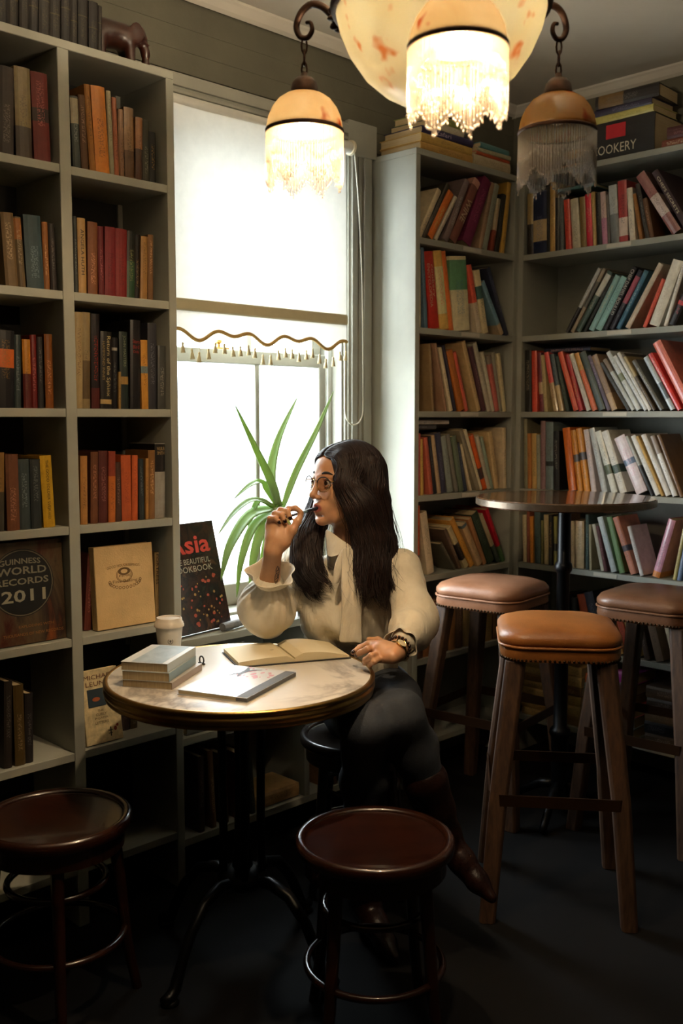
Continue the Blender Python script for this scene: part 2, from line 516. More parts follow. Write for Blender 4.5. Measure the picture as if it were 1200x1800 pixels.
# corner bookcase by the window
ac = thing('bookcase', 'grey bookcase in the corner beside the window, bright side panel', 'bookcase', (3.05, 2.5, 0))
part('side_panel', MB().box((AX0, AF, 0), (AX0 + .024, WY - .014, SZ[0] - TH)), m_case, ac, world=True, bevel=.0015, seg=1)
part('top_board', MB().box((AX0, AF, SZ[0] - TH), (BFX - .001, WY - .014, SZ[0])), m_case, ac, world=True, bevel=.0015, seg=1)
part('side_panel', MB().box((BFX - .026, AF + .002, 0), (BFX - .001, WY - .014, SZ[0] - TH)), m_case, ac, world=True, bevel=.0015, seg=1)
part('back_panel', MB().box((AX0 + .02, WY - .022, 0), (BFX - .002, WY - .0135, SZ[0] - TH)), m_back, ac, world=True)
ASH = []
for i, z in enumerate(SZ[1:]):
    s = part('shelf', MB().box((AX0 + .024, AF + .001, z - TH), (BFX - .026, WY - .022, z)), m_case, ac, world=True, bevel=.001, seg=1)
    px = {0: 830, 1: 827, 2: 825, 3: 827}.get(i)
    if px:
        p = onY(px, [436, 578, 726, 866][i], AF)
        part('paper_label', MB().box((p.x - .055, AF - .0006, z - TH + .004), (p.x + .055, AF + .001, z - .003)), m_sticker, s, world=True)
# right wall bookcase
bc = thing('bookcase', 'grey bookcase of long shelves along the right wall', 'bookcase', (3.48, 1.6, 0))
BY0, BY1 = .55, AF
part('side_panel', MB().box((BFX, BY1 - .024, 0), (RX - .002, BY1, SZ[0] - TH)), m_case, bc, world=True, bevel=.0015, seg=1)
part('side_panel', MB().box((BFX, BY0 - .024, 0), (RX - .002, BY0, SZ[0] - TH)), m_case, bc, world=True, bevel=.0015, seg=1)
part('top_board', MB().box((BFX, BY0 - .024, SZ[0] - TH), (RX - .002, BY1, SZ[0])), m_case, bc, world=True, bevel=.0015, seg=1)
part('corner_filler', MB().box((BFX + .0, BY1 + .001, 0), (RX - .002, WY - .014, SZ[0] - .003)), m_case, bc, world=True)
part('back_panel', MB().box((RX - .012, BY0, 0), (RX - .002, BY1 - .024, SZ[0] - TH)), m_back, bc, world=True)
for i, z in enumerate(SZ[1:]):
    s = part('shelf', MB().box((BFX + .001, BY0, z - TH), (RX - .012, BY1 - .024, z)), m_case, bc, world=True, bevel=.001, seg=1)
    px = {0: 1087, 1: 1088, 2: 1080, 4: 1063}.get(i)
    if px:
        p = onX(px, [430, 580, 725, 860, 1012][i], BFX)
        part('paper_label', MB().box((BFX - .0006, p.y - .05, z - TH + .004), (BFX + .001, p.y + .05, z - .003)), m_sticker, s, world=True)
# low bookcase under the window
wc = thing('low_bookcase', 'low grey bookcase under the window with a ledge top', 'bookcase', (2.2, 2.5, 0))
part('ledge', MB().box((1.6815, 2.385, .71), (AX0 - .002, WY - .032, .735)), m_case, wc, world=True, bevel=.002, seg=1)
for x in (1.6815, AX0 - .026):
    part('side_panel', MB().box((x, 2.395, 0), (x + .024, WY - .002, .71)), m_case, wc, world=True)
part('divider', MB().box((2.20, 2.40, .12), (2.222, WY - .012, .71)), m_case, wc, world=True)
part('back_panel', MB().box((1.7055, WY - .012, 0), (AX0 - .026, WY - .002, .71)), m_back, wc, world=True)
for x0, x1, z in ((1.7055, 2.20, .432), (2.222, AX0 - .026, .432), (1.7055, AX0 - .026, .12)):
    part('shelf', MB().box((x0, 2.397, z - TH), (x1, WY - .012, z)), m_case, wc, world=True)

# ------------------------------------------------------------------ books
def M_book(name, rough, coat=0.0):
    """cover colour, band colour and ink come from each book's own properties; print sits on the spine"""
    n = NT(name)
    oi = n.n('ObjectInfo')
    def attr(k): return n.n('Attribute', attribute_type='OBJECT', attribute_name=k)
    g = n.n('SeparateXYZ'); tc = n.n('TexCoord'); n.t.links.new(tc.outputs['Generated'], g.inputs[0])
    ob = n.n('SeparateXYZ'); n.t.links.new(tc.outputs['Object'], ob.inputs[0])
    v = n.coord('Object')
    lim = n.n('SeparateXYZ'); n.t.links.new(attr('bands').outputs['Vector'], lim.inputs[0])
    inb = n.math('MULTIPLY', n.math('GREATER_THAN', g.outputs[2], lim.outputs[0]), n.math('LESS_THAN', g.outputs[2], lim.outputs[1]))
    base = n.mix(inb, oi.outputs['Color'], attr('band_colour').outputs['Color'])
    # blurred print: rows of small marks along the spine
    mp = n.n('Mapping'); n.t.links.new(tc.outputs['Object'], mp.inputs[0]); mp.inputs['Scale'].default_value = (200, 1, 290)
    ad = n.n('VectorMath', operation='ADD'); n.t.links.new(mp.outputs[0], ad.inputs[0])
    rnd = n.n('CombineXYZ'); n.set(rnd.inputs[0], n.math('MULTIPLY', oi.outputs['Random'], 91.0)); n.t.links.new(rnd.outputs[0], ad.inputs[1])
    nz = n.noise(ad.outputs[0], 1.0, 1, .5)
    row = n.math('LESS_THAN', n.math('ABSOLUTE', n.math('SUBTRACT', g.outputs[0], .5)), .22)
    hi = n.math('ADD', .55, n.math('MULTIPLY', oi.outputs['Random'], .38))
    lo = n.math('ADD', .12, n.math('MULTIPLY', oi.outputs['Random'], .3))
    col_ = n.math('MULTIPLY', n.math('GREATER_THAN', g.outputs[2], lo), n.math('LESS_THAN', g.outputs[2], hi))
    mark = n.math('MULTIPLY', n.math('GREATER_THAN', nz, .53), n.math('MULTIPLY', row, col_))
    spine = n.math('LESS_THAN', ob.outputs[1], .0025)
    mark = n.math('MULTIPLY', n.math('MULTIPLY', mark, spine), lim.outputs[2])
    base = n.mix(mark, base, attr('ink').outputs['Color'])
    wear = n.noise(v, 28, 5, .7)
    base = n.mix(n.ramp(wear, [(.35, (.4,) * 3), (.6, (0,) * 3)]), base, n.mix(1.0, base, (.45, .4, .35), 'MULTIPLY'))
    n.set(n.b.inputs['Base Color'], base)
    n.b.inputs['Roughness'].default_value = rough; n.b.inputs['Coat Weight'].default_value = coat
    n.b.inputs['Coat Roughness'].default_value = .12
    n.bump(n.noise(v, 240, 2), .12, .0006)
    return n.m
m_book = M_book('cloth_book_cover', .62)
m_jacket = M_book('glossy_book_jacket', .38, .25)
m_plastic = M_book('plastic_wrapped_jacket', .2, 1.0)
m_pages = None
def _pages():
    n = NT('book_page_edges')
    v = n.coord('Object', (900, 3, 3)); f = n.noise(v, 1.0, 2)
    w = n.noise(n.coord('Object'), 12, 3)
    c = n.mix(w, lin('#cdb893'), lin('#b39a6f'))
    n.set(n.b.inputs['Base Color'], n.mix(n.ramp(f, [(.4, (.35,) * 3), (.6, (0,) * 3)]), c, lin('#8a7350')))
    n.b.inputs['Roughness'].default_value = .9
    return n.m
m_pages = _pages()
_ink = {}
def inkmat(col):
    if col not in _ink:
        _ink[col] = M_plain('print_' + col.lstrip('#'), col, .6, var=.05, bump=0)
    return _ink[col]

def cover_mesh(T, D, H, rnd=.3):
    b = min(.0026, T * .2); r = min(T * .35, .006) * rnd * 2
    o = [(0, D), (0, r), (T * .22, r * .22), (T * .5, 0), (T * .78, r * .22), (T, r), (T, D)]
    i = [(b, D), (b, r + b), (T * .26, r * .22 + b), (T * .5, b), (T * .74, r * .22 + b), (T - b, r + b), (T - b, D)]
    mb = MB(); n = len(o)
    vs = [(x, y, z) for z in (0, H) for x, y in o + i]
    m = 2 * n; fs = []
    for k in range(n - 1):
        fs += [(k, k + 1, m + k + 1, m + k), (n + k + 1, n + k, m + n + k, m + n + k + 1),
               (m + k, m + k + 1, m + n + k + 1, m + n + k), (k + 1, k, n + k, n + k + 1)]
    fs += [(0, m, m + n, n), (n - 1, n + n - 1, m + 2 * n - 1, m + n - 1)]
    return mb.add(vs, fs)

def shade_name(c):
    r, g, b = [int(c.lstrip('#')[i:i + 2], 16) for i in (0, 2, 4)]
    mx, mn = max(r, g, b), min(r, g, b); s = (mx - mn) / max(mx, 1)
    d = 'dark ' if mx < 95 else ''
    if mx < 46: return 'black'
    if s < .16: return 'white' if mx > 185 else 'light grey' if mx > 140 else d + 'grey'
    hue = (g - b) / (mx - mn) if mx == r else 2 + (b - r) / (mx - mn) if mx == g else 4 + (r - g) / (mx - mn)
    hue = (hue * 60) % 360
    if hue < 14 or hue > 335:
        return ('pink' if s < .5 and mx > 150 else d + 'red')
    if hue < 28: return 'orange' if mx > 150 and s > .6 else 'brown' if mx < 140 else 'salmon'
    if hue < 52:
        if s < .45: return 'cream' if mx > 160 else d + 'tan'
        return ('orange' if hue < 38 else 'yellow') if mx > 145 else d + 'brown'
    if hue < 75: return 'olive' if mx < 150 else 'pale yellow'
    if hue < 165: return d + 'green'
    if hue < 200: return d + 'teal'
    if hue < 255: return d + 'blue'
    return d + 'purple'
ORD = 'first second third fourth fifth sixth seventh eighth ninth tenth eleventh twelfth thirteenth fourteenth fifteenth sixteenth seventeenth eighteenth nineteenth twentieth'.split() + ['twenty-' + w for w in 'first second third fourth fifth sixth'.split()]

def make_book(label, T, D, H, col, gain=1.0, style='c', band=None, ink=None, title=None, group=None, name='book', jag=.3):
    t = thing(name, label, 'book', group=group)
    mat = {'c': m_book, 'j': m_jacket, 'p': m_plastic}[style]
    c = part('cover', cover_mesh(T, D, H, jag), mat, t)
    lc_ = lin(col, gain)
    c.color = (*lc_, 1)
    L = .2126 * lc_[0] + .7152 * lc_[1] + .0722 * lc_[2]
    if band: lo, hi, bc_ = band; c['band_colour'] = lin(bc_, gain)
    else: lo, hi = 2.0, 2.0; c['band_colour'] = lc_
    if ink is None: ink_c = tuple(min(.8, x * 3 + .12) for x in lc_) if L < .14 else tuple(x * .3 for x in lc_)
    else: ink_c = lin(ink, gain)
    c['ink'] = ink_c
    c['bands'] = (lo, hi, 0.0 if title else .5)
    e = .003
    part('pages', MB().box((.0024, .0042, e), (T - .0024, D - .004, H - e)) if T > .007 else MB().box((T * .3, .003, e), (T * .7, D - .003, H - e)), m_pages, t)
    if title:
        for (s, mode, zc, ln, wd, tc_, *rest) in title:
            mb = MB(); xo = rest[0] if rest else .5
            if mode == 'v': lettering(mb, s, (T * xo, -.0007, H * zc), (0, 0, -1), (1, 0, 0), H * ln, T * wd)
            else: lettering(mb, s, (T * xo, -.0007, H * zc), (1, 0, 0), (0, 0, 1), T * ln, H * wd)
            part('title', mb, inkmat(tc_), t)
    return t

CASES = {'L': (LF + .012, 'Y', 1.4), 'A': (AF + .012, 'Y', 1.7), 'B': (BFX + .012, 'X', 1.5)}
DMAX = {'L': .205, 'A': .185, 'B': .205}
def row(case, iz, rows, where, group, lim=None, inset=0.0, z=None, gainx=1.0, n0=0):
    """rows: (x left bottom, x right bottom, x left top, y top, colour[, style, band, ink, title]) read off along the shelf front"""
    pl, ax, gain = CASES[case]; pl += inset; gain *= gainx
    zs = SZ[iz] if z is None else z
    items = []
    for r in rows:
        xl, xr, xt, yt, col = r[:5]
        # the shelf's own line in the picture
        def S(px, py):
            q = onY(px, py, pl) if ax == 'Y' else onX(px, py, pl)
            return (q.x if ax == 'Y' else -q.y), q.z
        def yshelf(px):
            lo, hi = 0., 1800.
            for _ in range(30):
                m = (lo + hi) / 2
                if S(px, m)[1] > zs: lo = m
                else: hi = m
            return lo
        yb = yshelf(xl)
        s0 = S(xl, yb)[0]; s1 = S(xr, yshelf(xr))[0]; st, zt = S(xt, yt)
        ln = math.atan2(st - s0, zt - zs)
        if abs(ln) < .015: ln = 0.0
        Hh = math.hypot(st - s0, zt - zs); T = max(.004, (s1 - s0) * math.cos(ln))
        if iz > 0 and z is None:
            room = SZ[iz - 1] - TH - zs - .004
            if Hh * math.cos(ln) + T * abs(math.sin(ln)) > room: Hh = (room - T * abs(math.sin(ln))) / math.cos(ln)
        items.append([s0, T, Hh, ln, r])
    hi = lim[1] if lim else 1e9; lo = lim[0] if lim else -1e9
    def solve(k, sft=0.0):
        polys = []; out = []
        for s0, T, Hh, ln, r in items:
            T = T * k
            def poly(s):
                c_, s_ = math.cos(ln), math.sin(ln); z0 = max(0, T * s_)
                return [(s, z0), (s + T * c_, z0 - T * s_), (s + T * c_ + Hh * s_, z0 - T * s_ + Hh * c_), (s + Hh * s_, z0 + Hh * c_)]
            def ext(p, zz):
                xs = []
                for i in range(4):
                    (x0, z0), (x1, z1) = p[i], p[(i + 1) % 4]
                    if (z0 - zz) * (z1 - zz) <= 0 and abs(z1 - z0) > 1e-9:
                        xs.append(x0 + (x1 - x0) * (zz - z0) / (z1 - z0))
                return (min(xs), max(xs)) if xs else None
            s = s0 + sft; p = poly(s)
            sh = max(0, lo + .001 - min(q[0] for q in p))
            for pp in polys[-4:]:
                top = min(max(q[1] for q in p), max(q[1] for q in pp))
                zz_ = [.0005 + (top - .001) * i / 14 for i in range(15)] + [q[1] for q in p + pp if 0 < q[1] < top]
                for zz in zz_:
                    a_, b_ = ext(p, zz), ext(pp, zz)
                    if a_ and b_: sh = max(sh, b_[1] + .0007 - a_[0])
            s += sh; p = poly(s); polys.append(p); out.append((s, T, Hh, ln, r))
        return out, max(q[0] for p in polys for q in p)
    k = 1.0
    for _ in range(14):
        out, mx = solve(k)
        if mx <= hi - .001: break
        out, mx2 = solve(k, -(mx - hi) - .002)
        if mx2 <= hi - .001: break
        k *= .96
    n = len(rows)
    for i, (s, T, Hh, ln, r) in enumerate(out):
        col = r[4]; style = r[5] if len(r) > 5 else 'c'
        band = r[6] if len(r) > 6 else None; ink = r[7] if len(r) > 7 else None; title = r[8] if len(r) > 8 else None
        nm = shade_name(col)
        ltext = f"{nm} {'banded ' if band else ''}book, {ORD[i + n0]} from left, {where}"
        D = min(DMAX[case] - inset, max(.09, Hh * random.uniform(.62, .72)))
        b = make_book(ltext, T, D, Hh, col, gain, style, band, ink, title, group)
        zo = zs + .0003 + max(0, T * math.sin(ln))
        jit = random.uniform(0, .006)
        if ax == 'Y':
            b.location = (s, pl + jit, zo); b.rotation_euler = (0, ln, 0)
        else:
            b.location = (pl + jit, -s, zo); b.rotation_euler = (0, ln, -PI / 2)

W_, K_ = '#cbbfa6', '#1b1815'
g = 'old books in the left bookcase'
LCOL, RCOL = (1.03, 1.326), (1.358, 1.655)
wl = 'shelf %s of left column, left bookcase'
wr = 'shelf %s of right column, left bookcase'
row('L', 1, [(0, 26, 0, 113, '#2c2320', 'c'), (30, 58, 25, 113, '#6b5a33', 'j', (0, .35, '#33261a')), (59, 88, 51, 122, '#5a1712', 'c', (.45, .6, '#2a1812'))], wl % 'one', g, LCOL)
row('L', 2, [(12, 34, 2, 372, '#5a4425'), (35, 48, 25, 380, '#4a3a20', 'c', (.68, .98, '#7a4a1c')), (50, 80, 42, 376, '#27383c'), (81, 91, 76, 389, '#7a4a1c'), (92, 103, 86, 392, '#1c1410')], wl % 'two', g, LCOL)
row('L', 3, [(-4, 27, -4, 580, '#141010', 'j', (.52, .76, '#a8501a'), '#7a5a2a'), (28, 40, 27, 588, '#2c3434', 'j'), (41, 55, 38, 596, '#9a6420', 'j', (0, .5, '#4a1a16')), (56, 67, 52, 588, '#5a1410', 'j'), (69, 79, 67, 592, '#17110f'), (82, 96, 80, 587, '#6a3a10', 'j')], wl % 'three', g, LCOL)
row('L', 4, [(-6, 10, -6, 796, '#7a5a30', 'j', (0, .5, '#3a3428')), (11, 33, 8, 799, '#5b3216'), (34, 54, 31, 808, '#2b3434'), (56, 74, 52, 808, '#1d211f'),
    (77, 97, 69, 802, '#b08820', 'j', None, None, [('THE GOOD SOLDIER SVEJK', 'v', .58, .72, .3, K_), ('HASEK', 'v', .16, .1, .25, '#5a4a14')])], wl % 'four', g, LCOL)
row('L', 6, [(10, 24, 10, 1200, '#20170f'), (25, 43, 21, 1207, '#4a3a1c', 'j'), (44, 58, 43, 1222, '#1c1614')], wl % 'six', g, LCOL)
row('L', 1, [(130, 144, 124, 167, '#2c3330', 'j', (.62, .97, '#8a806a')), (145, 157, 138, 165, '#4a3018'), (158, 168, 147, 146, '#8a5a20'),
    (169, 193, 159, 148, '#b06a1c', 'j', None, '#2a1408'), (194, 202, 187, 158, '#8a8468', 'j'), (203, 211, 198, 170, '#8a4a28', 'j'), (211, 221, 208, 190, '#7a5638', 'p'), (221, 238, 218, 186, '#7a5a38', 'p', (0, .4, '#5a4028')),
    (239, 251, 239, 205, '#8a5a34', 'p', (0, .5, '#4a3020')), (252, 264, 251, 208, '#2c2a1c'), (266, 277, 265, 230, '#15140f', 'c', None, '#8a6a30')], wr % 'one', g, RCOL)
row('L', 2, [(133, 139, 131, 380, '#2a2c28'), (141, 155, 139, 382, '#a07c4c', 'j', None, None, [('ANGELA HUTH', 'v', .55, .6, .4, K_)]), (156, 173, 155, 389, '#6a3d1e'), (174, 184, 172, 397, '#5a1518'),
    (185, 204, 185, 398, '#6a1418', 'c', None, '#3a0c0c'), (204, 223, 204, 401, '#701814', 'c', None, '#400c0c'), (223, 237, 224, 405, '#26402a', 'j', (.55, 1, '#17170f'), '#8a8a5a'), (238, 247, 239, 411, '#17130f', 'j', None, '#8a6a40'), (248, 260, 249, 415, '#8a6436', 'j'), (262, 271, 262, 412, '#6a4826')], wr % 'two', g, RCOL)
row('L', 3, [(138, 153, 138, 549, '#8f7a55', 'j', None, '#4a2018'), (153, 168, 153, 549, '#7c6a4a', 'j', (.1, .5, '#54432c')), (169, 184, 168, 552, '#1a1414', 'j', (0, .22, '#4a1c18'), '#a02c18'),
    (185, 205, 185, 583, '#1c1812', 'j', (.06, .12, '#a08858'), None, [('Return of the Sphinx', 'v', .55, .78, .42, '#bca878', .62), ('HAMMOND INNES', 'v', .62, .5, .22, '#8a7448', .22)]),
    (206, 216, 206, 594, '#120f0e', 'j', (.82, .86, '#8a8478')), (217, 221, 217, 654, '#8a6a34'), (222, 237, 221, 583, '#1f2622', 'j', (.32, .42, '#8a6a38'), None, [('JOHN MASTERS', 'v', .75, .4, .4, '#7c8068')]),
    (238, 256, 238, 563, '#171312', 'j', None, None, [('Stars', 'h', .76, .7, .04, '#a03428'), ('Bird', 'h', .70, .6, .04, '#a03428'), ('Only', 'h', .64, .6, .04, '#a03428')]), (257, 269, 256, 598, '#b07a30', 'j', (.52, .62, '#5a6a70')), (270, 286, 270, 568, '#25242a'), (287, 301, 287, 608, '#3d3d3a', 'j', None, '#9a948a')], wr % 'three', g, RCOL)
row('L', 4, [(144, 156, 143, 802, '#9a6a34', 'c'), (162, 175, 162, 795, '#5e3418'), (176, 192, 176, 793, '#48180f'), (192, 204, 192, 794, '#a85a1e', 'c', (.65, 1, '#7a2c14')), (205, 215, 204, 813, '#3c2418'),
    (216, 233, 215, 801, '#a4481c', 'c', None, '#7a2c10'), (233, 243, 233, 801, '#b05020', 'c', None, '#7a3010'), (244, 253, 243, 807, '#20282a'), (253, 258, 253, 806, '#9a6c34'), (259, 271, 259, 792, '#74502a', 'j'),
    (271, 289, 271, 780, '#8a857c', 'j', (.62, .99, '#171513'), None, [('WILBUR', 'h', .93, .75, .045, '#b09468'), ('SMITH', 'h', .87, .7, .045, '#b09468')])], wr % 'four', g, RCOL)
row('L', 5, [(151, 164, 158, 975, '#5a2418'), (276, 283, 276, 972, '#8a7048', 'j', None, None, [('FORTRESS', 'v', .75, .45, .6, K_)])], wr % 'five', g, RCOL, inset=.05)
row('L', 6, [(216, 230, 216, 1225, '#2a1c14'), (231, 243, 231, 1240, '#4a3a24', 'j')], wr % 'six', g, RCOL, inset=.06)
# top of the left bookcase: a dark leather set
gt = 'leather set on top of the left bookcase'
x = -6
lw = [22, 20, 18, 17, 20, 19, 17, 13, 18, 17, 8]
rr = []
for i, w in enumerate(lw):
    rr.append((x, x + w - 1, x, -72 + i * 8, '#2a2015' if i % 3 else '#241a16', 'c', (.45, .47, '#6a5a30') if i % 2 else (.62, .64, '#6a5a3a'), '#6a5a38'))
    x += w
row('L', 0, rr, 'leather set on top of left bookcase', gt, (.9, 1.52), gainx=.3)

g = 'cookbooks in the corner bookcase'
wa = 'shelf %s of corner bookcase beside window'
ALIM = (AX0 + .026, BFX - .028)
row('A', 1, [(772, 781, 806, 345, '#b8a888', 'j', None, '#3a3a44'), (781, 788, 822, 335, '#3a3428', 'j'), (789, 802, 826, 350, '#d8641e', 'j', None, '#f0c080'), (803, 809, 838, 357, '#b8ac98', 'j'), (810, 820, 848, 327, '#6b5a58', 'j', None, '#c8beb4'),
    (821, 835, 864, 328, '#6e4236', 'j', (.9, 1, '#b88878'), None, [('WINE', 'v', .5, .36, .7, '#d8c0a0')]), (836, 853, 874, 322, '#5e1838', 'c'), (854, 861, 876, 325, '#8a7058'), (863, 872, 885, 328, '#7e8274', 'j'), (874, 881, 886, 352, '#6a2c1c', 'j', (.4, 1, '#a09478')), (883, 890, 896, 345, '#1b1815'), (891, 898, 904, 322, '#b08838', 'j')], wa % 'one', g, ALIM)
_b = next(o for o in COL.objects if o.get('label') == 'cream book, first from left, shelf one of corner bookcase beside window')
_m = MB()
_m.sphere((-.0004, .075, .085), .016, 12, 8, (.03, 1.0, .62)); _m.tube([(-.0006, .088, .09), (-.0006, .092, .115), (-.0006, .084, .12)], [.0045, .003, .0012], 6, flat=.1)
_m.tube([(-.0006, .065, .085), (-.0006, .045, .078)], [.006, .001], 6, flat=.1); _m.tube([(-.0006, .075, .078), (-.0006, .074, .055)], .0009, 5, flat=.3)
part('bird_print', _m, inkmat('#23222c'), _b, smooth=True)
row('A', 2, [(735, 742, 734, 437, '#c4b698', 'j'), (745, 751, 738, 434, '#4a6070', 'j'), (757, 774, 745, 441, '#a02418', 'j', None, None, [('cookery', 'v', .62, .42, .34, '#d8b89a', .66), ('ENCYCLOPEDIA', 'v', .56, .56, .3, '#d8b89a', .3)]),
    (774, 789, 760, 440, '#d89a50', 'j', (.2, .8, '#d8b888'), '#c04020'), (790, 799, 775, 437, '#e0642c', 'j', None, '#e0642c'), (801, 832, 793, 450, '#c8b490', 'j', (.55, .95, '#56805c'), '#3a6a80'), (833, 842, 814, 465, '#d0503c', 'j', (0, .45, '#b8a890')), (843, 854, 827, 475, '#c8b088', 'j', (.55, .75, '#3c5a54'), '#2a3a3a'), (884, 892, 850, 498, '#6a8a98', 'j', (0, .2, '#a89070')), (895, 902, 862, 472, '#2a2c3c', 'j')], wa % 'two', g, ALIM)
row('A', 3, [(732, 738, 732, 588, '#5a4434', 'j', (.85, 1, '#b8701c')), (761, 765, 755, 604, '#7c6444', 'j'), (784, 788, 765, 604, '#8a6a52', 'j'), (793, 799, 773, 612, '#b8a888', 'j'), (800, 805, 779, 608, '#2a2430', 'j'), (806, 817, 784, 618, '#a05a1c', 'j'), (818, 824, 796, 620, '#b0503c', 'j'), (841, 848, 814, 602, '#b09468', 'j'), (850, 857, 826, 612, '#4a3034', 'j'), (859, 866, 833, 604, '#a8a08c', 'j'), (867, 872, 848, 620, '#b8b09a', 'j'), (873, 880, 858, 626, '#b06054', 'j', (.85, 1, '#7a7264')), (881, 886, 867, 620, '#8a8676', 'j'), (887, 893, 876, 622, '#c0b48c', 'j')], wa % 'three', g, ALIM)
row('A', 4, [(731, 739, 731, 762, '#b04848', 'j'), (743, 748, 741, 772, '#b08c48'), (758, 765, 748, 770, '#a0503c', 'j'), (766, 772, 755, 768, '#1c1a1c', 'j'), (773, 779, 761, 766, '#a08868', 'j'), (780, 790, 769, 762, '#2c2c3e', 'j'), (791, 800, 778, 768, '#7c8278', 'j'), (806, 812, 790, 765, '#6a665c', 'j'), (813, 821, 799, 768, '#56604c', 'j'), (822, 828, 808, 780, '#2a3040', 'j'), (829, 833, 812, 783, '#b8a888'), (842, 849, 812, 758, '#807660', 'j'), (850, 855, 822, 758, '#c0b496', 'j'), (856, 863, 832, 767, '#c0541c', 'j', (.2, .4, '#3a2c2c')), (864, 870, 843, 768, '#a8a08c', 'j'), (872, 877, 853, 770, '#7a8878', 'j'), (879, 886, 867, 760, '#b89c70', 'j'), (894, 900, 893, 752, '#bca888', 'j')], wa % 'four', g, ALIM)
row('A', 5, [(728, 736, 728, 890, '#c8582c', 'j', (0, .3, '#4a5a58')), (754, 766, 740, 903, '#b0a084', 'j'), (804, 809, 779, 957, '#4c4838', 'j'), (813, 818, 786, 932, '#5a4838', 'j'), (821, 829, 790, 930, '#b0a078', 'j', (.2, .6, '#241c1a')), (832, 841, 796, 916, '#c08838', 'j'), (844, 854, 815, 925, '#b09068', 'j', (.93, 1, '#4a5a60')), (855, 862, 828, 914, '#a07048', 'j'), (863, 875, 833, 906, '#2c3828', 'j'), (879, 886, 848, 908, '#a89878', 'j', (0, .35, '#2c3830')), (888, 894, 858, 897, '#b0182c', 'j', (0, .3, '#4a6a40'))], wa % 'five', g, ALIM)
row('A', 6, [(735, 744, 735, 1066, '#4a3020'), (746, 760, 746, 1060, '#8a5a34'), (762, 776, 762, 1058, '#6a3a20', 'j'), (779, 790, 779, 1070, '#3a2418'), (792, 803, 792, 1058, '#9a6c40', 'j'), (806, 816, 806, 1064, '#5a4030'), (818, 832, 818, 1056, '#8a7048', 'j'), (835, 848, 835, 1060, '#4a2c20'), (852, 866, 852, 1056, '#a08050', 'j'), (868, 880, 868, 1052, '#7a5a38', 'j')], wa % 'six', g, ALIM)

g = 'cookbooks in the right wall bookcase'
wb = 'shelf %s of bookcase along right wall'
BLIM = (-(BY1 - .026), -(BY0 + .002))
row('B', 1, [(907, 917, 907, 345, '#2a2420', 'j', (.5, 1, '#a8905c')), (920, 943, 920, 343, '#1c2440', 'j', (.2, .55, '#b8a078')), (944, 949, 944, 332, '#1b1815'), (950, 959, 950, 324, '#b08c4c', 'j'), (960, 967, 960, 351, '#221f1d', 'j'), (968, 975, 967, 350, '#5a5e5e'), (977, 987, 973, 355, '#c0402c', 'j'), (988, 1002, 983, 354, '#b8ac94', 'j'), (1003, 1013, 1000, 350, '#7a6030', 'j'), (1014, 1024, 1010, 345, '#b81c30', 'j', None, '#e09080'), (1025, 1031, 1021, 341, '#b0905c'), (1032, 1040, 1029, 342, '#1b1a1a', 'j'), (1041, 1050, 1037, 341, '#a87088', 'j', (.5, 1, '#b89c94')), (1051, 1055, 1048, 345, '#6a6460'), (1056, 1070, 1051, 330, '#a4a6a2', 'j', (0, .5, '#6a6c6a')), (1071, 1086, 1068, 322, '#9a3434', 'j', (.1, .4, '#c8b0a0'), '#1c1414'), (1092, 1102, 1086, 334, '#c8bca8', 'j'), (1104, 1110, 1092, 345, '#8a5c2c'), (1113, 1121, 1095, 328, '#2a2826', 'j'), (1124, 1132, 1111, 353, '#5a3a20', 'j'), (1176, 1196, 1112, 312, '#8a5a58', 'p', (.3, .62, '#b8a49c')), (1205, 1218, 1144, 304, '#3c2c30', 'c', None, None, [('CHEFS SECRETS', 'v', .6, .6, .4, '#d8ccb0')])], wb % 'one', g, BLIM)
row('B', 2, [(992, 999, 1050, 474, '#b0aea6', 'j', (0, .4, '#2c2826')), (1001, 1008, 1058, 474, '#8a7a66', 'j', (.4, .8, '#56524a')), (1010, 1021, 1067, 480, '#3c4c42', 'j', (.6, .95, '#b8b6aa'), '#b8a888'), (1022, 1028, 1072, 487, '#222421'), (1029, 1040, 1076, 488, '#7a9c98', 'j', None, '#c8b078'), (1042, 1054, 1088, 490, '#80a8a4', 'j'), (1057, 1067, 1110, 472, '#1c1a1c', 'j', None, None, [('CHEF DANIEL BOULUD', 'v', .6, .72, .62, '#cfc8bc')]), (1069, 1079, 1121, 478, '#22202a', 'j', (.45, .9, '#9a4a58')), (1081, 1090, 1131, 478, '#3e6478', 'j', None, '#a8c0c8'), (1097, 1107, 1156, 466, '#c0b09c', 'j', None, '#c0b09c'), (1128, 1135, 1162, 492, '#d05848', 'j'), (1138, 1157, 1180, 462, '#cfc4b4', 'j', None, '#b0a494'), (1159, 1166, 1202, 432, '#c8c0b4', 'j'), (1170, 1183, 1222, 456, '#232022', 'j', (.3, .36, '#b83c3c'), '#9a3848')], wb % 'two', g, BLIM)
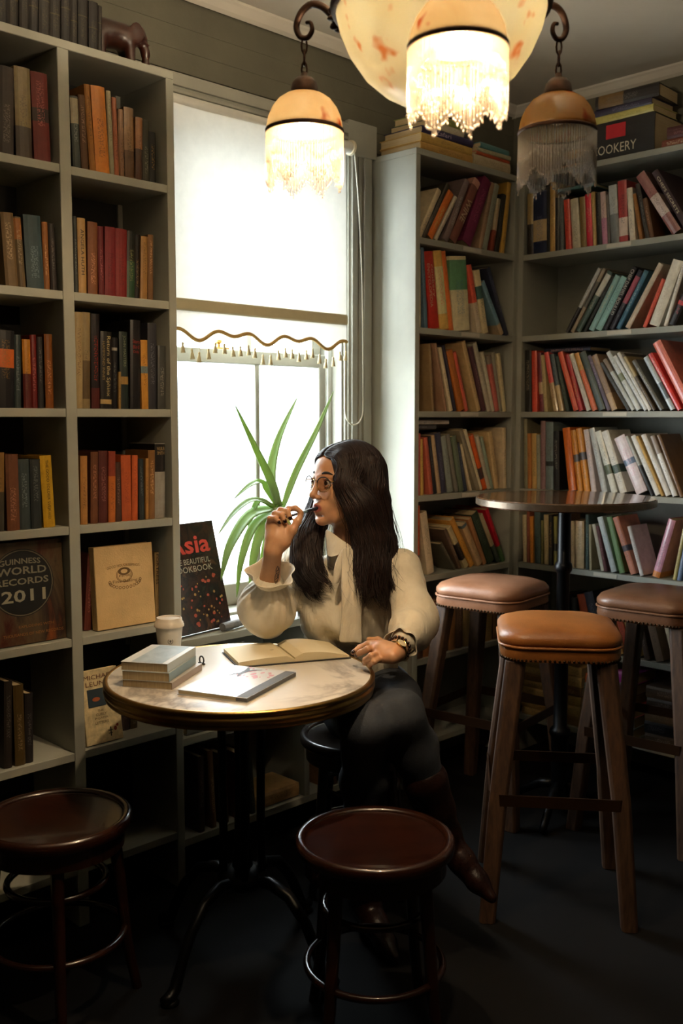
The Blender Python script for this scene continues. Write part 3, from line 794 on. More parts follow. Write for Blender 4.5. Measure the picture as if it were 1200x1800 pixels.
row('B', 3, [(919, 930, 919, 616, '#24221e', 'j', None, '#b0a890'), (933, 942, 932, 617, '#d04c38', 'j'), (943, 950, 938, 621, '#6a2c34', 'j', (.3, .5, '#b8a078')), (951, 957, 945, 625, '#b09c70'), (963, 971, 946, 621, '#d0524c', 'j', (0, .48, '#b8a078')), (976, 984, 959, 624, '#3c4850', 'j', (0, .45, '#b8a078')), (987, 994, 968, 628, '#34403c'), (1001, 1010, 973, 621, '#d85840', 'j', None, '#c88a5a'), (1012, 1020, 987, 625, '#a82c30', 'j', None, '#c8a060'), (1027, 1035, 996, 624, '#c0bcb4', 'j'), (1037, 1046, 1004, 623, '#d06840', 'j', (.7, 1, '#c08a40')), (1048, 1061, 1013, 622, '#38443c', 'j', None, '#6a5a3a'), (1062, 1069, 1027, 627, '#5a5060', 'j'), (1071, 1082, 1035, 627, '#8a7058', 'j', (0, .3, '#a88a68')), (1096, 1103, 1048, 640, '#3a3c3c', 'j'), (1107, 1115, 1056, 634, '#b8bcb8', 'j', (.75, 1, '#7a6a5a')), (1117, 1126, 1063, 621, '#c8ccc8', 'j', (.5, .62, '#8a9070')), (1128, 1135, 1073, 628, '#c8ccd0', 'j'), (1137, 1144, 1081, 622, '#ccc8c0', 'j'), (1147, 1153, 1092, 624, '#4a3c28', 'j', (.6, .95, '#a89468')), (1158, 1167, 1108, 636, '#5a5850', 'j', None, '#c8c0b0'), (1177, 1187, 1129, 630, '#a0a8a8', 'j', (.2, .5, '#5a6468')), (1190, 1199, 1138, 624, '#c83c38', 'j', None, '#e8c0a8'), (1205, 1222, 1146, 605, '#e06c5c', 'j', None, '#c88a98')], wb % 'three', g, BLIM)
row('B', 4, [(917, 923, 916, 734, '#7c765c'), (924, 930, 923, 762, '#a86c34'), (931, 940, 930, 762, '#b89458', 'j'), (941, 947, 940, 764, '#8a8878'), (948, 956, 948, 740, '#86686a'), (957, 970, 957, 742, '#6a7678', 'j', (.35, .42, '#2a2c2c')), (972, 982, 971, 758, '#18161a', 'j', None, '#8a8880'), (998, 1011, 987, 753, '#e06a28', 'j', None, '#e06a28'), (1014, 1023, 1001, 757, '#c8842c', 'j', (.48, .6, '#4a4648')), (1026, 1036, 1011, 754, '#c8842c', 'j', (.5, .62, '#4a4648')), (1038, 1047, 1024, 756, '#b8a8a4', 'j'), (1051, 1061, 1028, 754, '#a8acaa', 'p'), (1068, 1079, 1039, 760, '#c8c8bc', 'p', (.3, .45, '#56604c')), (1087, 1100, 1054, 760, '#c8c4b8', 'j', (.32, .45, '#3e4e42')), (1118, 1140, 1078, 772, '#c8b8b8', 'j', (.5, .6, '#5a687c'), '#c07c88'), (1143, 1148, 1098, 768, '#2a2c2e', 'j', (.5, 1, '#a8a8a0')), (1150, 1160, 1106, 768, '#ccc8be', 'j'), (1161, 1166, 1116, 768, '#b08c4c'), (1168, 1178, 1124, 766, '#c4beb4', 'j', None, '#8a9098'), (1181, 1190, 1141, 768, '#c8c4bc', 'j', (.7, 1, '#8a7a6c')), (1193, 1200, 1152, 766, '#6a4a2c', 'j', None, '#241810')], wb % 'four', g, BLIM)
row('B', 5, [(916, 923, 915, 905, '#c0b08c', 'j'), (924, 929, 924, 897, '#8a4a34'), (930, 936, 929, 908, '#c8802c'), (938, 948, 937, 900, '#4a5a58'), (949, 953, 949, 915, '#7c7a48'), (954, 962, 953, 905, '#b8a67c', 'j'), (963, 970, 963, 905, '#241f1a', 'j', None, '#b08a3c'), (971, 977, 971, 908, '#8a8444', 'j', (.3, .45, '#2a2a22')), (980, 986, 980, 906, '#6a5038'), (1002, 1008, 1002, 916, '#b8a078'), (1009, 1024, 1009, 916, '#b8a078', 'j'), (1027, 1033, 1027, 905, '#34423e'), (1035, 1039, 1034, 922, '#9a9070'), (1050, 1056, 1034, 922, '#b0aa98', 'j'), (1058, 1064, 1043, 925, '#4a2424'), (1071, 1081, 1046, 910, '#a8aeac', 'j', None, '#5a8498'), (1087, 1097, 1064, 910, '#5e7a4c', 'j', None, '#5e7a4c'), (1107, 1118, 1075, 911, '#b07058', 'j', (.4, .5, '#3a3840')), (1124, 1131, 1101, 926, '#c0b8b0', 'j'), (1144, 1157, 1173, 915, '#c08898', 'j', (0, .1, '#c87a3c')), (1180, 1186, 1200, 918, '#a8985c', 'j'), (1188, 1196, 1208, 918, '#5a6a84', 'j')], wb % 'five', g, BLIM)
row('B', 6, [(975, 985, 975, 1046, '#24221f'), (988, 998, 988, 1044, '#3a4a58', 'j'), (1002, 1012, 1002, 1050, '#1f1d1c'), (1024, 1038, 1006, 1045, '#8a3a1c', 'j'), (1046, 1062, 1022, 1042, '#2a2c34', 'j'), (1086, 1096, 1056, 1066, '#a8824c', 'j'), (1101, 1112, 1072, 1062, '#a8503c', 'j'), (1114, 1124, 1086, 1066, '#b8a468', 'j'), (1132, 1142, 1110, 1060, '#4a3c34', 'j'), (1152, 1166, 1128, 1064, '#6a5848', 'j'), (1182, 1200, 1158, 1070, '#b0a48c', 'j')], wb % 'six', g, BLIM)

# ------------------------------------------------------------------ books lying flat
def flat(label, s, front, z, L, D, T, case, col, gain=1.2, rz=0.0, style='j', band=None, ink=None, title=None, group='books lying flat', foot=False):
    """spine to the room, lying on its cover: local z (height) runs along the shelf; foot=True turns the page edges to the room"""
    b = make_book(label, T, D, L, col, gain, style, band, ink, title, group)
    base = Matrix.Rotation(-PI / 2, 4, 'Y') if False else None
    # local axes: x thickness -> up, z height -> to the left along the shelf, y depth -> into the shelf
    R = Matrix(((0, 0, -1, 0), (0, 1, 0, 0), (1, 0, 0, 0), (0, 0, 0, 1)))
    if foot: R = Matrix.Rotation(PI, 4, 'Z') @ R
    turn = Matrix.Rotation((-PI / 2 if case == 'B' else 0) + rz, 4, 'Z')
    M = turn @ R
    b.rotation_euler = M.to_euler()
    c = Vector((s, front, z)) if case != 'B' else Vector((front, -s, z))
    off = M.to_3x3() @ Vector((0, D / 2 if not foot else D / 2, L / 2))
    dirv = turn.to_3x3() @ Vector((0, 1, 0))
    b.location = c + dirv * (D / 2) - off
    b.location.z = z + .0004
    return b
def pile(case, s, front, z, specs, where, group):
    n = len(specs)
    pos = ['bottom', 'second', 'third', 'fourth', 'fifth', 'sixth', 'seventh', 'eighth', 'ninth']
    for i, (L, D, T, col, dx, rz, *k) in enumerate(specs):
        kw = k[0] if k else {}
        fr = kw.pop('fr', 0)
        tx = pos[i] if i < n - 1 else 'top'
        flat(f"{shade_name(col)} book lying flat, {tx} of {where}", s + dx, front + fr, z, L, D, T, case, col, rz=rz, group=group, **kw)
        z += T + .0008
sx = lambda px, py: onY(px, py, AF + .01).x
pile('A', 2.925, AF + .012, SZ[0], [(.30, .2, .030, '#b08848', 0, 0, dict(style='c')), (.30, .2, .030, '#b8944c', .0, .02), (.29, .19, .026, '#2c2848', .005, -.01, dict(title=[('Zafari', 'v', .6, .3, .6, '#b8a8b8')])), (.27, .18, .024, '#3a3a34', .02, .05, dict(band=(.2, .8, '#b0a68c'))), (.25, .17, .026, '#7c8448', .02, .08), (.18, .13, .014, '#2c2430', -.005, .1)], 'left pile on corner bookcase', 'books piled on the corner bookcase')
pile('A', 3.205, AF + .012, SZ[0], [(.23, .18, .042, '#b8a888', -.005, 0, dict(ink='#8a6a50')), (.22, .17, .012, '#b0502c', 0, .03), (.21, .16, .016, '#a8a080', .005, -.02), (.19, .15, .02, '#5a8484', .01, .03)], 'right pile on corner bookcase', 'books piled on the corner bookcase')
# big black box-like book and pile on the right wall bookcase
y_ck = -(onX(1030, 260, BFX).y + onX(1146, 260, BFX).y) / 2; L_ck = onX(1030, 260, BFX).y - onX(1146, 260, BFX).y
pile('B', y_ck, BFX + .012, SZ[0], [(L_ck, .21, .135, '#201d1c', 0, 0, dict(style='c', band=None, title=[('COOKERY', 'v', .60, .68, .25, '#cfc4ac', .26)])), (.26, .17, .026, '#b0a860', .0, -.03, dict(band=None, ink='#8a8450')), (.245, .16, .024, '#2f2c40', .0, -.02), (.25, .16, .046, '#221d1c', .02, .04, dict(band=(.55, .95, '#6a5230')))], 'black pile on right bookcase', 'books piled on the right wall bookcase')
o = part('red_label', MB().box((BFX + .0108, onX(1062, 240, BFX).y, SZ[0] + .072), (BFX + .0118, onX(1096, 240, BFX).y, SZ[0] + .122)), M_plain('red_label_paper', '#b8202a', .6))
tag(o, 'small red label stuck on the big black spine atop the bookcase', 'label')
y_p2 = -onX(1190, 250, BFX).y
pile('B', y_p2 + .03, BFX + .02, SZ[0], [(.2, .17, .028, '#7a4030', 0, 0, dict(ink='#d8c8b0')), (.18, .17, .04, '#4a2024', .01, .03, dict(band=(0, .55, '#a8aaa8')))], 'small pile at right end', 'books piled on the right wall bookcase')
pile('B', -onX(1000, 270, BFX).y, BFX + .05, SZ[0], [(.12, .1, .02, '#a87038', 0, 0), (.12, .1, .02, '#3a2c20', 0, 0), (.11, .1, .03, '#b08040', 0, 0)], 'pile left of the black one', 'books piled on the right wall bookcase')
flat('navy book lying flat across the red books on right bookcase', -onX(988, 615, BFX).y, BFX + .03, 1.415 + .232, .21, .15, .017, 'B', '#1e2238', title=[('30-MINUTE MEALS', 'v', .5, .7, .55, '#9a7c80')], group='books laid on top of rows')
flat('teal book lying flat across spines, top shelf of right bookcase', -onX(1003, 343, BFX).y, BFX + .03, 2.036 + .228, .16, .15, .012, 'B', '#4c7474', group='books laid on top of rows')
flat('white thin book lying flat on the fourth corner shelf', 2.872, AF + .03, 1.105 + .262, .2, .15, .016, 'A', '#c0b8ac', group='books laid on top of rows')
flat('dark grey book lying flat on the fourth corner shelf', 2.83, AF + .03, 1.105 + .243, .13, .15, .017, 'A', '#4a4644', group='books laid on top of rows')
# flat stacks on the lowest shelf of the right bookcase
def wall_stack(px0, px1, ytop, cols, where):
    y0, y1 = onX(px0, 1220, BFX).y, onX(px1, 1220, BFX).y
    L = abs(y1 - y0); zt = onX((px0 + px1) / 2, ytop, BFX).z
    n = len(cols); T = (zt - SZ[7]) / n
    pile('B', -(y0 + y1) / 2, BFX + .014, SZ[7], [(L * random.uniform(.9, 1), .16, T * .97, c, 0, random.uniform(-.04, .04), dict(gain=1.5)) for c in cols], where, 'stacks on the lowest right shelf')
CR = '#b89a62'
wall_stack(912, 978, 1152, [CR, '#a8884e', '#7a5c34', CR, '#b09058', '#8a6a3c', CR, '#a88a54', CR], 'cream paper stack, lowest right shelf')
wall_stack(984, 1018, 1172, ['#8a6c40', CR, '#a8884e', '#6a4c2c', CR, CR], 'narrow stack, lowest right shelf')
wall_stack(1022, 1070, 1188, ['#a8885a', '#3a4a4a', '#8a4a30', CR, '#4a5a58', '#b05c34'], 'mixed stack, lowest right shelf')
wall_stack(1076, 1112, 1182, ['#6a7a80', '#98a0a0', '#b8606a', '#c04840', '#4a3038', '#9a3a8a'], 'bright stack, lowest right shelf')
wall_stack(1130, 1190, 1210, ['#4a4038', '#2c2c30', '#6a5a48', '#3a3430', '#5a4a3c'], 'dark stack, lowest right shelf')

# ------------------------------------------------------------------ books facing out
def face_book(label, loc, W, T, H, rot, col, gain=1.0, style='j', group='books facing out', mat=None):
    loc = (loc[0], loc[1], loc[2] + T * math.sin(abs(rot[0])) + .0004)
    t = thing('book', label, 'book', loc, rot, group)
    b = .003
    cm = mat or m_jacket
    f = MB().box((0, 0, 0), (W, b, H)).box((0, T - b, 0), (W, T, H)).box((0, b, 0), (b, T - b, H))
    c = part('cover', f, cm, t, bevel=.0012, seg=1)
    c.color = (*lin(col, gain), 1); c['band_colour'] = lin(col, gain); c['ink'] = lin(col, gain); c['bands'] = (2., 2., 0.)
    part('pages', MB().box((b, b + .0002, .004), (W - .004, T - b - .0002, H - .004)), m_pages, t)
    return t
def on_cover(t, items, W, H, name='lettering'):
    """items: (text, x, z, w, h, colour, shear, arc) in fractions of the cover"""
    for s, x, z, w, h, col, *k in items:
        mb = MB(); lettering(mb, s, (x * W, -.0008, z * H), (1, 0, 0), (0, 0, 1), w * W, h * H, shear=k[0] if k else 0, arc=(k[1] * H if len(k) > 1 else 0), bold=len(k) > 2 and k[2])
        part(name, mb, inkmat(col), t)
def disc(mb, cx, cz, r0, r1, y=-.0006, n=48, sx=1.0):
    vs = []; fs = []
    for i in range(n):
        a = 2 * PI * i / n
        vs += [(cx + r1 * sx * math.cos(a), y, cz + r1 * math.sin(a)), (cx + r0 * sx * math.cos(a), y, cz + r0 * math.sin(a))]
    for i in range(n):
        j = (i + 1) % n
        fs.append((2 * i, 2 * i + 1, 2 * j + 1, 2 * j))
    return mb.add(vs, fs)
# world records annual
def M_rusty(name, cols, scale=6, rough=.35, stretch=(1, 1, 1)):
    n = NT(name); v = n.coord('Object', stretch); f = n.noise(v, scale, 6, .65, .6)
    n.set(n.b.inputs['Base Color'], n.ramp(f, [(.25 + .5 * i / (len(cols) - 1), lin(c)) for i, c in enumerate(cols)]))
    n.b.inputs['Roughness'].default_value = rough
    return n.m
p0 = onY(-22, 1143, LF + .02); p1 = onY(124, 1140, LF + .02)
W = 1.3235 - p0.x; Hh = .268
t = face_book('large dark rusty annual facing out, fifth shelf of left column', (p0.x, LF + .024, SZ[5] + .0005), W, .022, Hh, (-.05, 0, 0), '#3a1c10', mat=M_rusty('rusty_annual_cover', ['#1c0f0a', '#4a1c10', '#5a4a34', '#2c1810', '#8a4a1c'], 9, stretch=(1, 1, .6)))
mb = MB(); disc(mb, .47 * W, .60 * Hh, 0, .088); part('emblem', mb, inkmat('#0c0b0a'), t)
mb = MB(); disc(mb, .47 * W, .60 * Hh, .083, .086, y=-.0008); part('emblem_ring', mb, inkmat('#6a6250'), t)
on_cover(t, [('GUINNESS', .45, .80, .52, .055, '#857f6c', .012, .012, True), ('WORLD', .47, .715, .62, .075, '#857f6c', .012, .006, True), ('RECORDS', .47, .615, .66, .065, '#857f6c', .012, 0, True), ('2011', .48, .475, .55, .12, '#9a9480', .012, 0, True),
             ('EXPLODING WITH', .62, .175, .44, .026, '#9a6a34'), ('THOUSANDS OF NEW RECORDS', .58, .10, .76, .028, '#9a6a34')], W, Hh)
# beige baking book
p0 = onY(172, 1108, LF + .03); p1 = onY(274, 1100, LF + .03)
W = p1.x - p0.x; Hh = onY(172, 965, LF + .03).z - SZ[5]
t = face_book('beige cloth household book facing out, fifth shelf of right column', (p0.x, LF + .03, SZ[5] + .0005), W, .028, Hh, (-.06, 0, 0), '#c8a870', mat=M_plain('beige_book_cloth', '#d6b27c', .8, bump=.4, bscale=200))
BI = '#7a5c34'
on_cover(t, [("GOOD HOUSEKEEPING'S", .48, .735, .56, .035, BI, 0, .02), ('FINE', .5, .625, .2, .025, BI), ('Fine Baking', .5, .555, .42, .05, BI, .004)], W, Hh)
mb = MB()
disc(mb, .49 * W, .68 * Hh, .006, .011, sx=1.8); disc(mb, .49 * W, .635 * Hh, .019, .0205, sx=1.3); disc(mb, .49 * W, .635 * Hh, .0165, .0175, sx=1.3)
for i in range(14):
    a = PI + PI * i / 13; disc(mb, (.5 + .26 * math.cos(a)) * W, (.56 + .08 * math.sin(a)) * Hh, .003, .0045, n=12)
part('emblem', mb, inkmat(BI), t)
# cream letters book
p0 = onY(152, 1307, LF + .02); p1 = onY(216, 1296, LF + .02)
W = p1.x - p0.x; Hh = .205
t = face_book('cream book of letters with a small boat picture, leaning on the sixth shelf', (p0.x, LF + .016, SZ[6] + .0005), W, .014, Hh, (-.16, 0, 0), '#c8b48a', mat=M_plain('cream_speckled_cover', '#d8c294', .6, var=.25, scale=60))
on_cover(t, [('MICHAEL', .48, .90, .8, .06, '#6a3a24'), ('LEUNIG', .48, .81, .72, .06, '#6a3a24'), ('THE', .45, .44, .16, .03, '#6a5030'), ('CURLY', .46, .39, .3, .035, '#6a5030'), ('PYJAMA', .46, .335, .36, .035, '#6a5030'), ('LETTERS', .46, .28, .36, .035, '#6a5030')], W, Hh)
part('picture', MB().box((.14 * W, -.001, .50 * Hh), (.62 * W, .0005, .74 * Hh)), inkmat('#2c3840'), t)
mb = MB(); disc(mb, .36 * W, .6 * Hh, 0, .006, y=-.0013, sx=2); part('boat', mb, inkmat('#a0542c'), t)
mb = MB(); disc(mb, .8 * W, .16 * Hh, 0, .006, sx=.8); disc(mb, .86 * W, .2 * Hh, 0, .004); part('figure', mb, inkmat('#8a2c20'), t)
mb = MB()
for dx, dz, w_, h_ in ((0, 0, .003, .026), (-.006, .004, .014, .002), (-.006, -.004, .012, .002)): mb.box((.66 * W + dx, -.001, .13 * Hh + dz - h_ / 2), (.66 * W + dx + w_, .0003, .13 * Hh + dz + h_ / 2))
part('figure', mb, inkmat('#2c2018'), t)
# dark illustrated cookbook on the ledge
W, Hh = .215, .335
pA = onZ(322, 1122, .735)
t = face_book('large dark illustrated cookbook leaning on the window ledge', (1.712, 2.400, .7365), W, .03, Hh, (-.24, 0, .16), '#20241e', mat=M_rusty('dark_market_painting', ['#0b0d0a', '#2c3024', '#141410', '#3a2418', '#0e0e0c', '#5a3c28', '#12120e'], 14, .3))
on_cover(t, [('Asia', .42, .80, .86, .17, '#c8443a', .02, 0, True), ('THE BEAUTIFUL', .42, .645, .76, .05, '#b4ac98', 0, 0), ('COOKBOOK', .42, .575, .80, .055, '#b4ac98', 0, 0)], W, Hh)
mb = MB(); random.seed(3)
for i in range(26):
    disc(mb, random.uniform(.1, .92) * W, random.uniform(.05, .5) * Hh, 0, random.uniform(.002, .006), n=10, sx=random.uniform(.6, 1.6))
part('painted_figures', mb, inkmat('#b0503c'), t)['kind'] = 'stuff'
mb = MB()
for i in range(24):
    disc(mb, random.uniform(.1, .92) * W, random.uniform(.05, .5) * Hh, 0, random.uniform(.002, .005), y=-.0009, n=10)
part('painted_lamps', mb, inkmat('#b08a4c'), t)['kind'] = 'stuff'
# books under the window
g = 'books in the low bookcase under the window'
def under(px, y, label, T, H, ln, col, z=.12, D=.15, fr=2.405, title=None):
    x = onY(px, y, fr).x
    b = make_book(label, T, D, H, col, 1.5, 'j', None, None, title, g)
    b.location = (x, fr, z + .0004 + max(0, T * math.sin(ln))); b.rotation_euler = (0, ln, 0)
for i, (px, T, H, ln, col, lab) in enumerate([(350, .022, .24, 0, '#3a2c24', 'dark brown'), (372, .02, .25, -.05, '#6a5038', 'tan'), (392, .024, .23, -.05, '#5a4a38', 'worn brown'), (418, .03, .22, -.05, '#5a1c18', 'dark red'), (442, .02, .2, -.08, '#2a3028', 'dark green')]):
    under(px, 1400, f'{lab} book standing under the window, {ORD[i]} from left', T, H, ln, col)
flat('thick cream book fallen aslant on the low shelf under window', 2.085, 2.41, .125, .2, .14, .045, 'A', '#b8905c', gain=1.3, group=g)
bpy.context.view_layer.update()
for i, (px, T, H, ln, col, lab) in enumerate([(572, .022, .17, -.12, '#b8875c', 'cream and red'), (588, .016, .18, -.16, '#4a3830', 'dark brown'), (600, .018, .16, -.2, '#6a4a38', 'russet')]):
    under(px, 1370, f'{lab} book leaning at the right end of the low shelf', T, H, ln, col)
flat('grey book lying flat on the upper shelf under window', 1.83, 2.41, .4325, .2, .15, .035, 'A', '#8a8880', gain=1.2, title=[('HOME', 'v', .5, .4, .6, K_)], group=g)
flat('dark book lying on the grey one under the window', 1.83, 2.412, .469, .18, .14, .02, 'A', '#3a3430', gain=1.2, group=g)
flat('pale book lying flat further along the upper shelf under window', 2.06, 2.41, .4325, .18, .14, .03, 'A', '#7a7c80', gain=1.2, group=g)
# ------------------------------------------------------------------ solid modelling on a grid (smooth unions)
class Vol:
    def __init__(self, lo, hi, h):
        self.lo = np.array(lo, float); self.h = h
        n = np.ceil((np.array(hi, float) - self.lo) / h).astype(int) + 1
        self.n = n; self.a = np.full(n, .08, np.float32)
    def sub(self, lo, hi, pad):
        i0 = np.clip(np.floor((np.array(lo) - pad - self.lo) / self.h).astype(int), 0, self.n - 1)
        i1 = np.clip(np.ceil((np.array(hi) + pad - self.lo) / self.h).astype(int) + 1, 1, self.n)
        ax = [self.lo[k] + self.h * np.arange(i0[k], i1[k]) for k in range(3)]
        X, Y, Z = np.meshgrid(*ax, indexing='ij', sparse=True)
        return tuple(slice(i0[k], i1[k]) for k in range(3)), X, Y, Z
    def put(self, sl, d, k, op='+'):
        a = self.a[sl]
        if op == '+':
            if k > 0:
                hh = np.maximum(k - np.abs(a - d), 0) / k
                r = np.minimum(a, d) - hh * hh * k * .25
            else: r = np.minimum(a, d)
        else:
            d = -d
            if k > 0:
                hh = np.maximum(k - np.abs(a - d), 0) / k
                r = np.maximum(a, d) + hh * hh * k * .25
            else: r = np.maximum(a, d)
        self.a[sl] = r.astype(np.float32)
    def cap(self, p, q, r0, r1=None, k=.01, op='+', s=(1, 1, 1)):
        r1 = r0 if r1 is None else r1
        p = np.array(p, float); q = np.array(q, float)
        R = max(r0, r1)
        sl, X, Y, Z = self.sub(np.minimum(p, q) - R, np.maximum(p, q) + R, k + .012)
        d = q - p; L2 = float(d @ d) + 1e-12
        t = np.clip(((X - p[0]) * d[0] + (Y - p[1]) * d[1] + (Z - p[2]) * d[2]) / L2, 0, 1)
        dist = np.sqrt((X - p[0] - t * d[0]) ** 2 + (Y - p[1] - t * d[1]) ** 2 + (Z - p[2] - t * d[2]) ** 2) - (r0 + (r1 - r0) * t)
        self.put(sl, dist, k, op)
    def ell(self, c, r, M=None, k=.01, op='+'):
        """ellipsoid; M: 3x3 whose columns are its axes"""
        c = np.array(c, float); r = np.array(r, float)
        R = r.max()
        sl, X, Y, Z = self.sub(c - R, c + R, k + .012)
        x, y, z = X - c[0], Y - c[1], Z - c[2]
        if M is not None:
            M = np.array(M)
            x, y, z = (x * M[0, i] + y * M[1, i] + z * M[2, i] for i in range(3))
        e = np.sqrt((x / r[0]) ** 2 + (y / r[1]) ** 2 + (z / r[2]) ** 2)
        g = np.sqrt((x / r[0] ** 2) ** 2 + (y / r[1] ** 2) ** 2 + (z / r[2] ** 2) ** 2) + 1e-9
        self.put(sl, e * (e - 1) / g, k, op)
    def chain(self, pts, rad, k=.008, op='+'):
        for i in range(len(pts) - 1):
            self.cap(pts[i], pts[i + 1], rad[i], rad[i + 1], k, op)
    def mesh(self, name, mats, smooth_it=0):
        # naive surface nets
        a = self.a; s = a < 0
        n = np.array(a.shape)
        c = np.zeros(n - 1, np.int8)
        for dx in (0, 1):
            for dy in (0, 1):
                for dz in (0, 1):
                    c += s[dx:n[0] - 1 + dx, dy:n[1] - 1 + dy, dz:n[2] - 1 + dz]
        cells = np.argwhere((c > 0) & (c < 8))
        idx = np.full(n - 1, -1, np.int32)
        idx[tuple(cells.T)] = np.arange(len(cells))
        acc = np.zeros((len(cells), 3)); cnt = np.zeros(len(cells))
        offs = [(x, y, z) for x in (0, 1) for y in (0, 1) for z in (0, 1)]
        for o in offs:
            for axx in range(3):
                if o[axx] == 1: continue
                o2 = list(o); o2[axx] = 1
                v0 = a[tuple((cells + o).T)]; v1 = a[tuple((cells + o2).T)]
                m = (v0 < 0) != (v1 < 0)
                t = np.where(m, v0 / np.where(m, v0 - v1, 1), 0)
                p = np.array(o, float)[None].repeat(len(cells), 0); p[:, axx] += t
                acc[m] += p[m]; cnt[m] += 1
        pts = self.lo + self.h * (cells + acc / cnt[:, None])
        quads = []
        for axx in range(3):
            u, v = (axx + 1) % 3, (axx + 2) % 3
            sl0 = [slice(None)] * 3; sl1 = [slice(None)] * 3
            sl0[axx] = slice(0, -1); sl1[axx] = slice(1, None)
            e0 = s[tuple(sl0)]; e1 = s[tuple(sl1)]
            E_ = np.argwhere(e0 != e1)
            E_ = E_[(E_[:, u] > 0) & (E_[:, v] > 0) & (E_[:, u] < n[u] - 1) & (E_[:, v] < n[v] - 1)]
            if not len(E_): continue
            def cell(du, dv):
                q = E_.copy(); q[:, u] -= du; q[:, v] -= dv
                return idx[tuple(q.T)]
            Q = np.stack([cell(1, 1), cell(0, 1), cell(0, 0), cell(1, 0)], 1)
            inside = e0[tuple(E_.T)]
            Q[~inside] = Q[~inside][:, ::-1]
            quads.append(Q)
        Q = np.concatenate(quads)
        me = bpy.data.meshes.new(name)
        me.vertices.add(len(pts)); me.vertices.foreach_set('co', pts.ravel())
        me.loops.add(len(Q) * 4); me.loops.foreach_set('vertex_index', Q.ravel())
        me.polygons.add(len(Q))
        me.polygons.foreach_set('loop_start', np.arange(0, len(Q) * 4, 4)); me.polygons.foreach_set('loop_total', np.full(len(Q), 4))
        me.polygons.foreach_set('use_smooth', np.ones(len(Q), bool))
        for m in (mats if isinstance(mats, (list, tuple)) else [mats]): me.materials.append(m)
        me.update(calc_edges=True); me.validate()
        return me
def smooth_mod(o, it=4, f=.5):
    m = o.modifiers.new('relax', 'SMOOTH'); m.iterations = it; m.factor = f
    return o

# ------------------------------------------------------------------ chandelier
m_rust = M_plain('rusty_brown_iron', '#3a2416', .5, metal=.7, var=.4, scale=40, bump=.5, bscale=120)
def M_artglass(name, trans, base, warm, spots, density, skin=None):
    n = NT(name); v = n.coord('Object')
    cloud = n.noise(v, 9, 4, .6, .5)
    sp = n.noise(v, 17, 2, .5)
    c = n.mix(cloud, lin(base), lin(warm))
    spot = n.ramp(sp, [(.60, (0,) * 3), (.68, (1,) * 3)])
    c = n.mix(spot, c, lin(spots))
    d = n.n('BsdfDiffuse'); n.set(d.inputs[0], c)
    tl = n.n('BsdfTranslucent'); n.set(tl.inputs[0], n.mix(1.0, c, (density,) * 3, 'MULTIPLY'))
    ad = n.n('AddShader'); n.t.links.new(tl.outputs[0], ad.inputs[1])
    dd = n.n('MixShader'); dd.inputs[0].default_value = .06
    gl = n.n('BsdfGlossy'); gl.inputs['Roughness'].default_value = .2
    sc_ = n.n('MixRGB', blend_type='MULTIPLY'); sc_.inputs[0].default_value = 1.0; n.set(sc_.inputs[1], n.mix(spot, n.mix(cloud, lin(skin[0]), lin(skin[1])), lin(skin[2])) if skin else c); sc_.inputs[2].default_value = (.75, .75, .75, 1)
    n.t.links.new(sc_.outputs[0], d.inputs[0])
    n.t.links.new(d.outputs[0], dd.inputs[1]); n.t.links.new(gl.outputs[0], dd.inputs[2])
    n.t.links.new(dd.outputs[0], ad.inputs[0])
    n.t.links.new(ad.outputs[0], n.out.inputs[0])
    return n.m
m_dome = M_artglass('painted_shade_glass', .3, '#f6f0e0', '#f0dcb0', '#d07848', .095, ('#b88a4a', '#7a4a18', '#7c3010'))
m_bowl = M_artglass('painted_bowl_glass', .3, '#fbf7ea', '#f4e8c4', '#e49a66', .125)
def M_bead():
    n = NT('clear_bead_fringe')
    tl = n.n('BsdfTranslucent'); tl.inputs[0].default_value = (.26, .21, .15, 1)
    d = n.n('BsdfDiffuse'); d.inputs[0].default_value = (.24, .20, .16, 1)
    gl = n.n('BsdfGlossy'); gl.inputs['Roughness'].default_value = .15
    m1 = n.n('MixShader'); m1.inputs[0].default_value = .35
    n.t.links.new(d.outputs[0], m1.inputs[1]); n.t.links.new(tl.outputs[0], m1.inputs[2])
    m2 = n.n('MixShader'); m2.inputs[0].default_value = .25
    n.t.links.new(m1.outputs[0], m2.inputs[1]); n.t.links.new(gl.outputs[0], m2.inputs[2])
    tp_ = n.n('BsdfTransparent'); m3 = n.n('MixShader'); m3.inputs[0].default_value = .5
    n.t.links.new(m2.outputs[0], m3.inputs[1]); n.t.links.new(tp_.outputs[0], m3.inputs[2])
    n.t.links.new(m3.outputs[0], n.out.inputs[0])
    return n.m
m_bead = M_bead()
def M_bulb(on):
    n = NT('lit_bulb' if on else 'unlit_bulb')
    n.b.inputs['Base Color'].default_value = (.8, .76, .7, 1); n.b.inputs['Roughness'].default_value = .2
    if on:
        n.b.inputs['Emission Color'].default_value = (1, .8, .5, 1); n.b.inputs['Emission Strength'].default_value = 25
    return n.m
m_bulb_on, m_bulb_off = M_bulb(True), M_bulb(False)
CC = Vector((1.51, 1.26, 0))
ch = thing('chandelier', 'three-armed rusty iron chandelier with painted glass bowl and bead-fringed shades', 'chandelier', (CC.x, CC.y, 2.0))
cz = -2.0
T0 = Matrix.Translation((0, 0, cz))
prof = [(.0005, 1.975), (.03, 1.9775), (.07, 1.988), (.11, 2.010), (.145, 2.040), (.172, 2.078), (.190, 2.118), (.198, 2.150), (.199, 2.165)]
inner = [(max(.0005, r - .005), z + .004) for r, z in prof[::-1]]
part('glass_bowl', MB().lathe(prof + inner, 64, T0), m_bowl, ch, smooth=True)
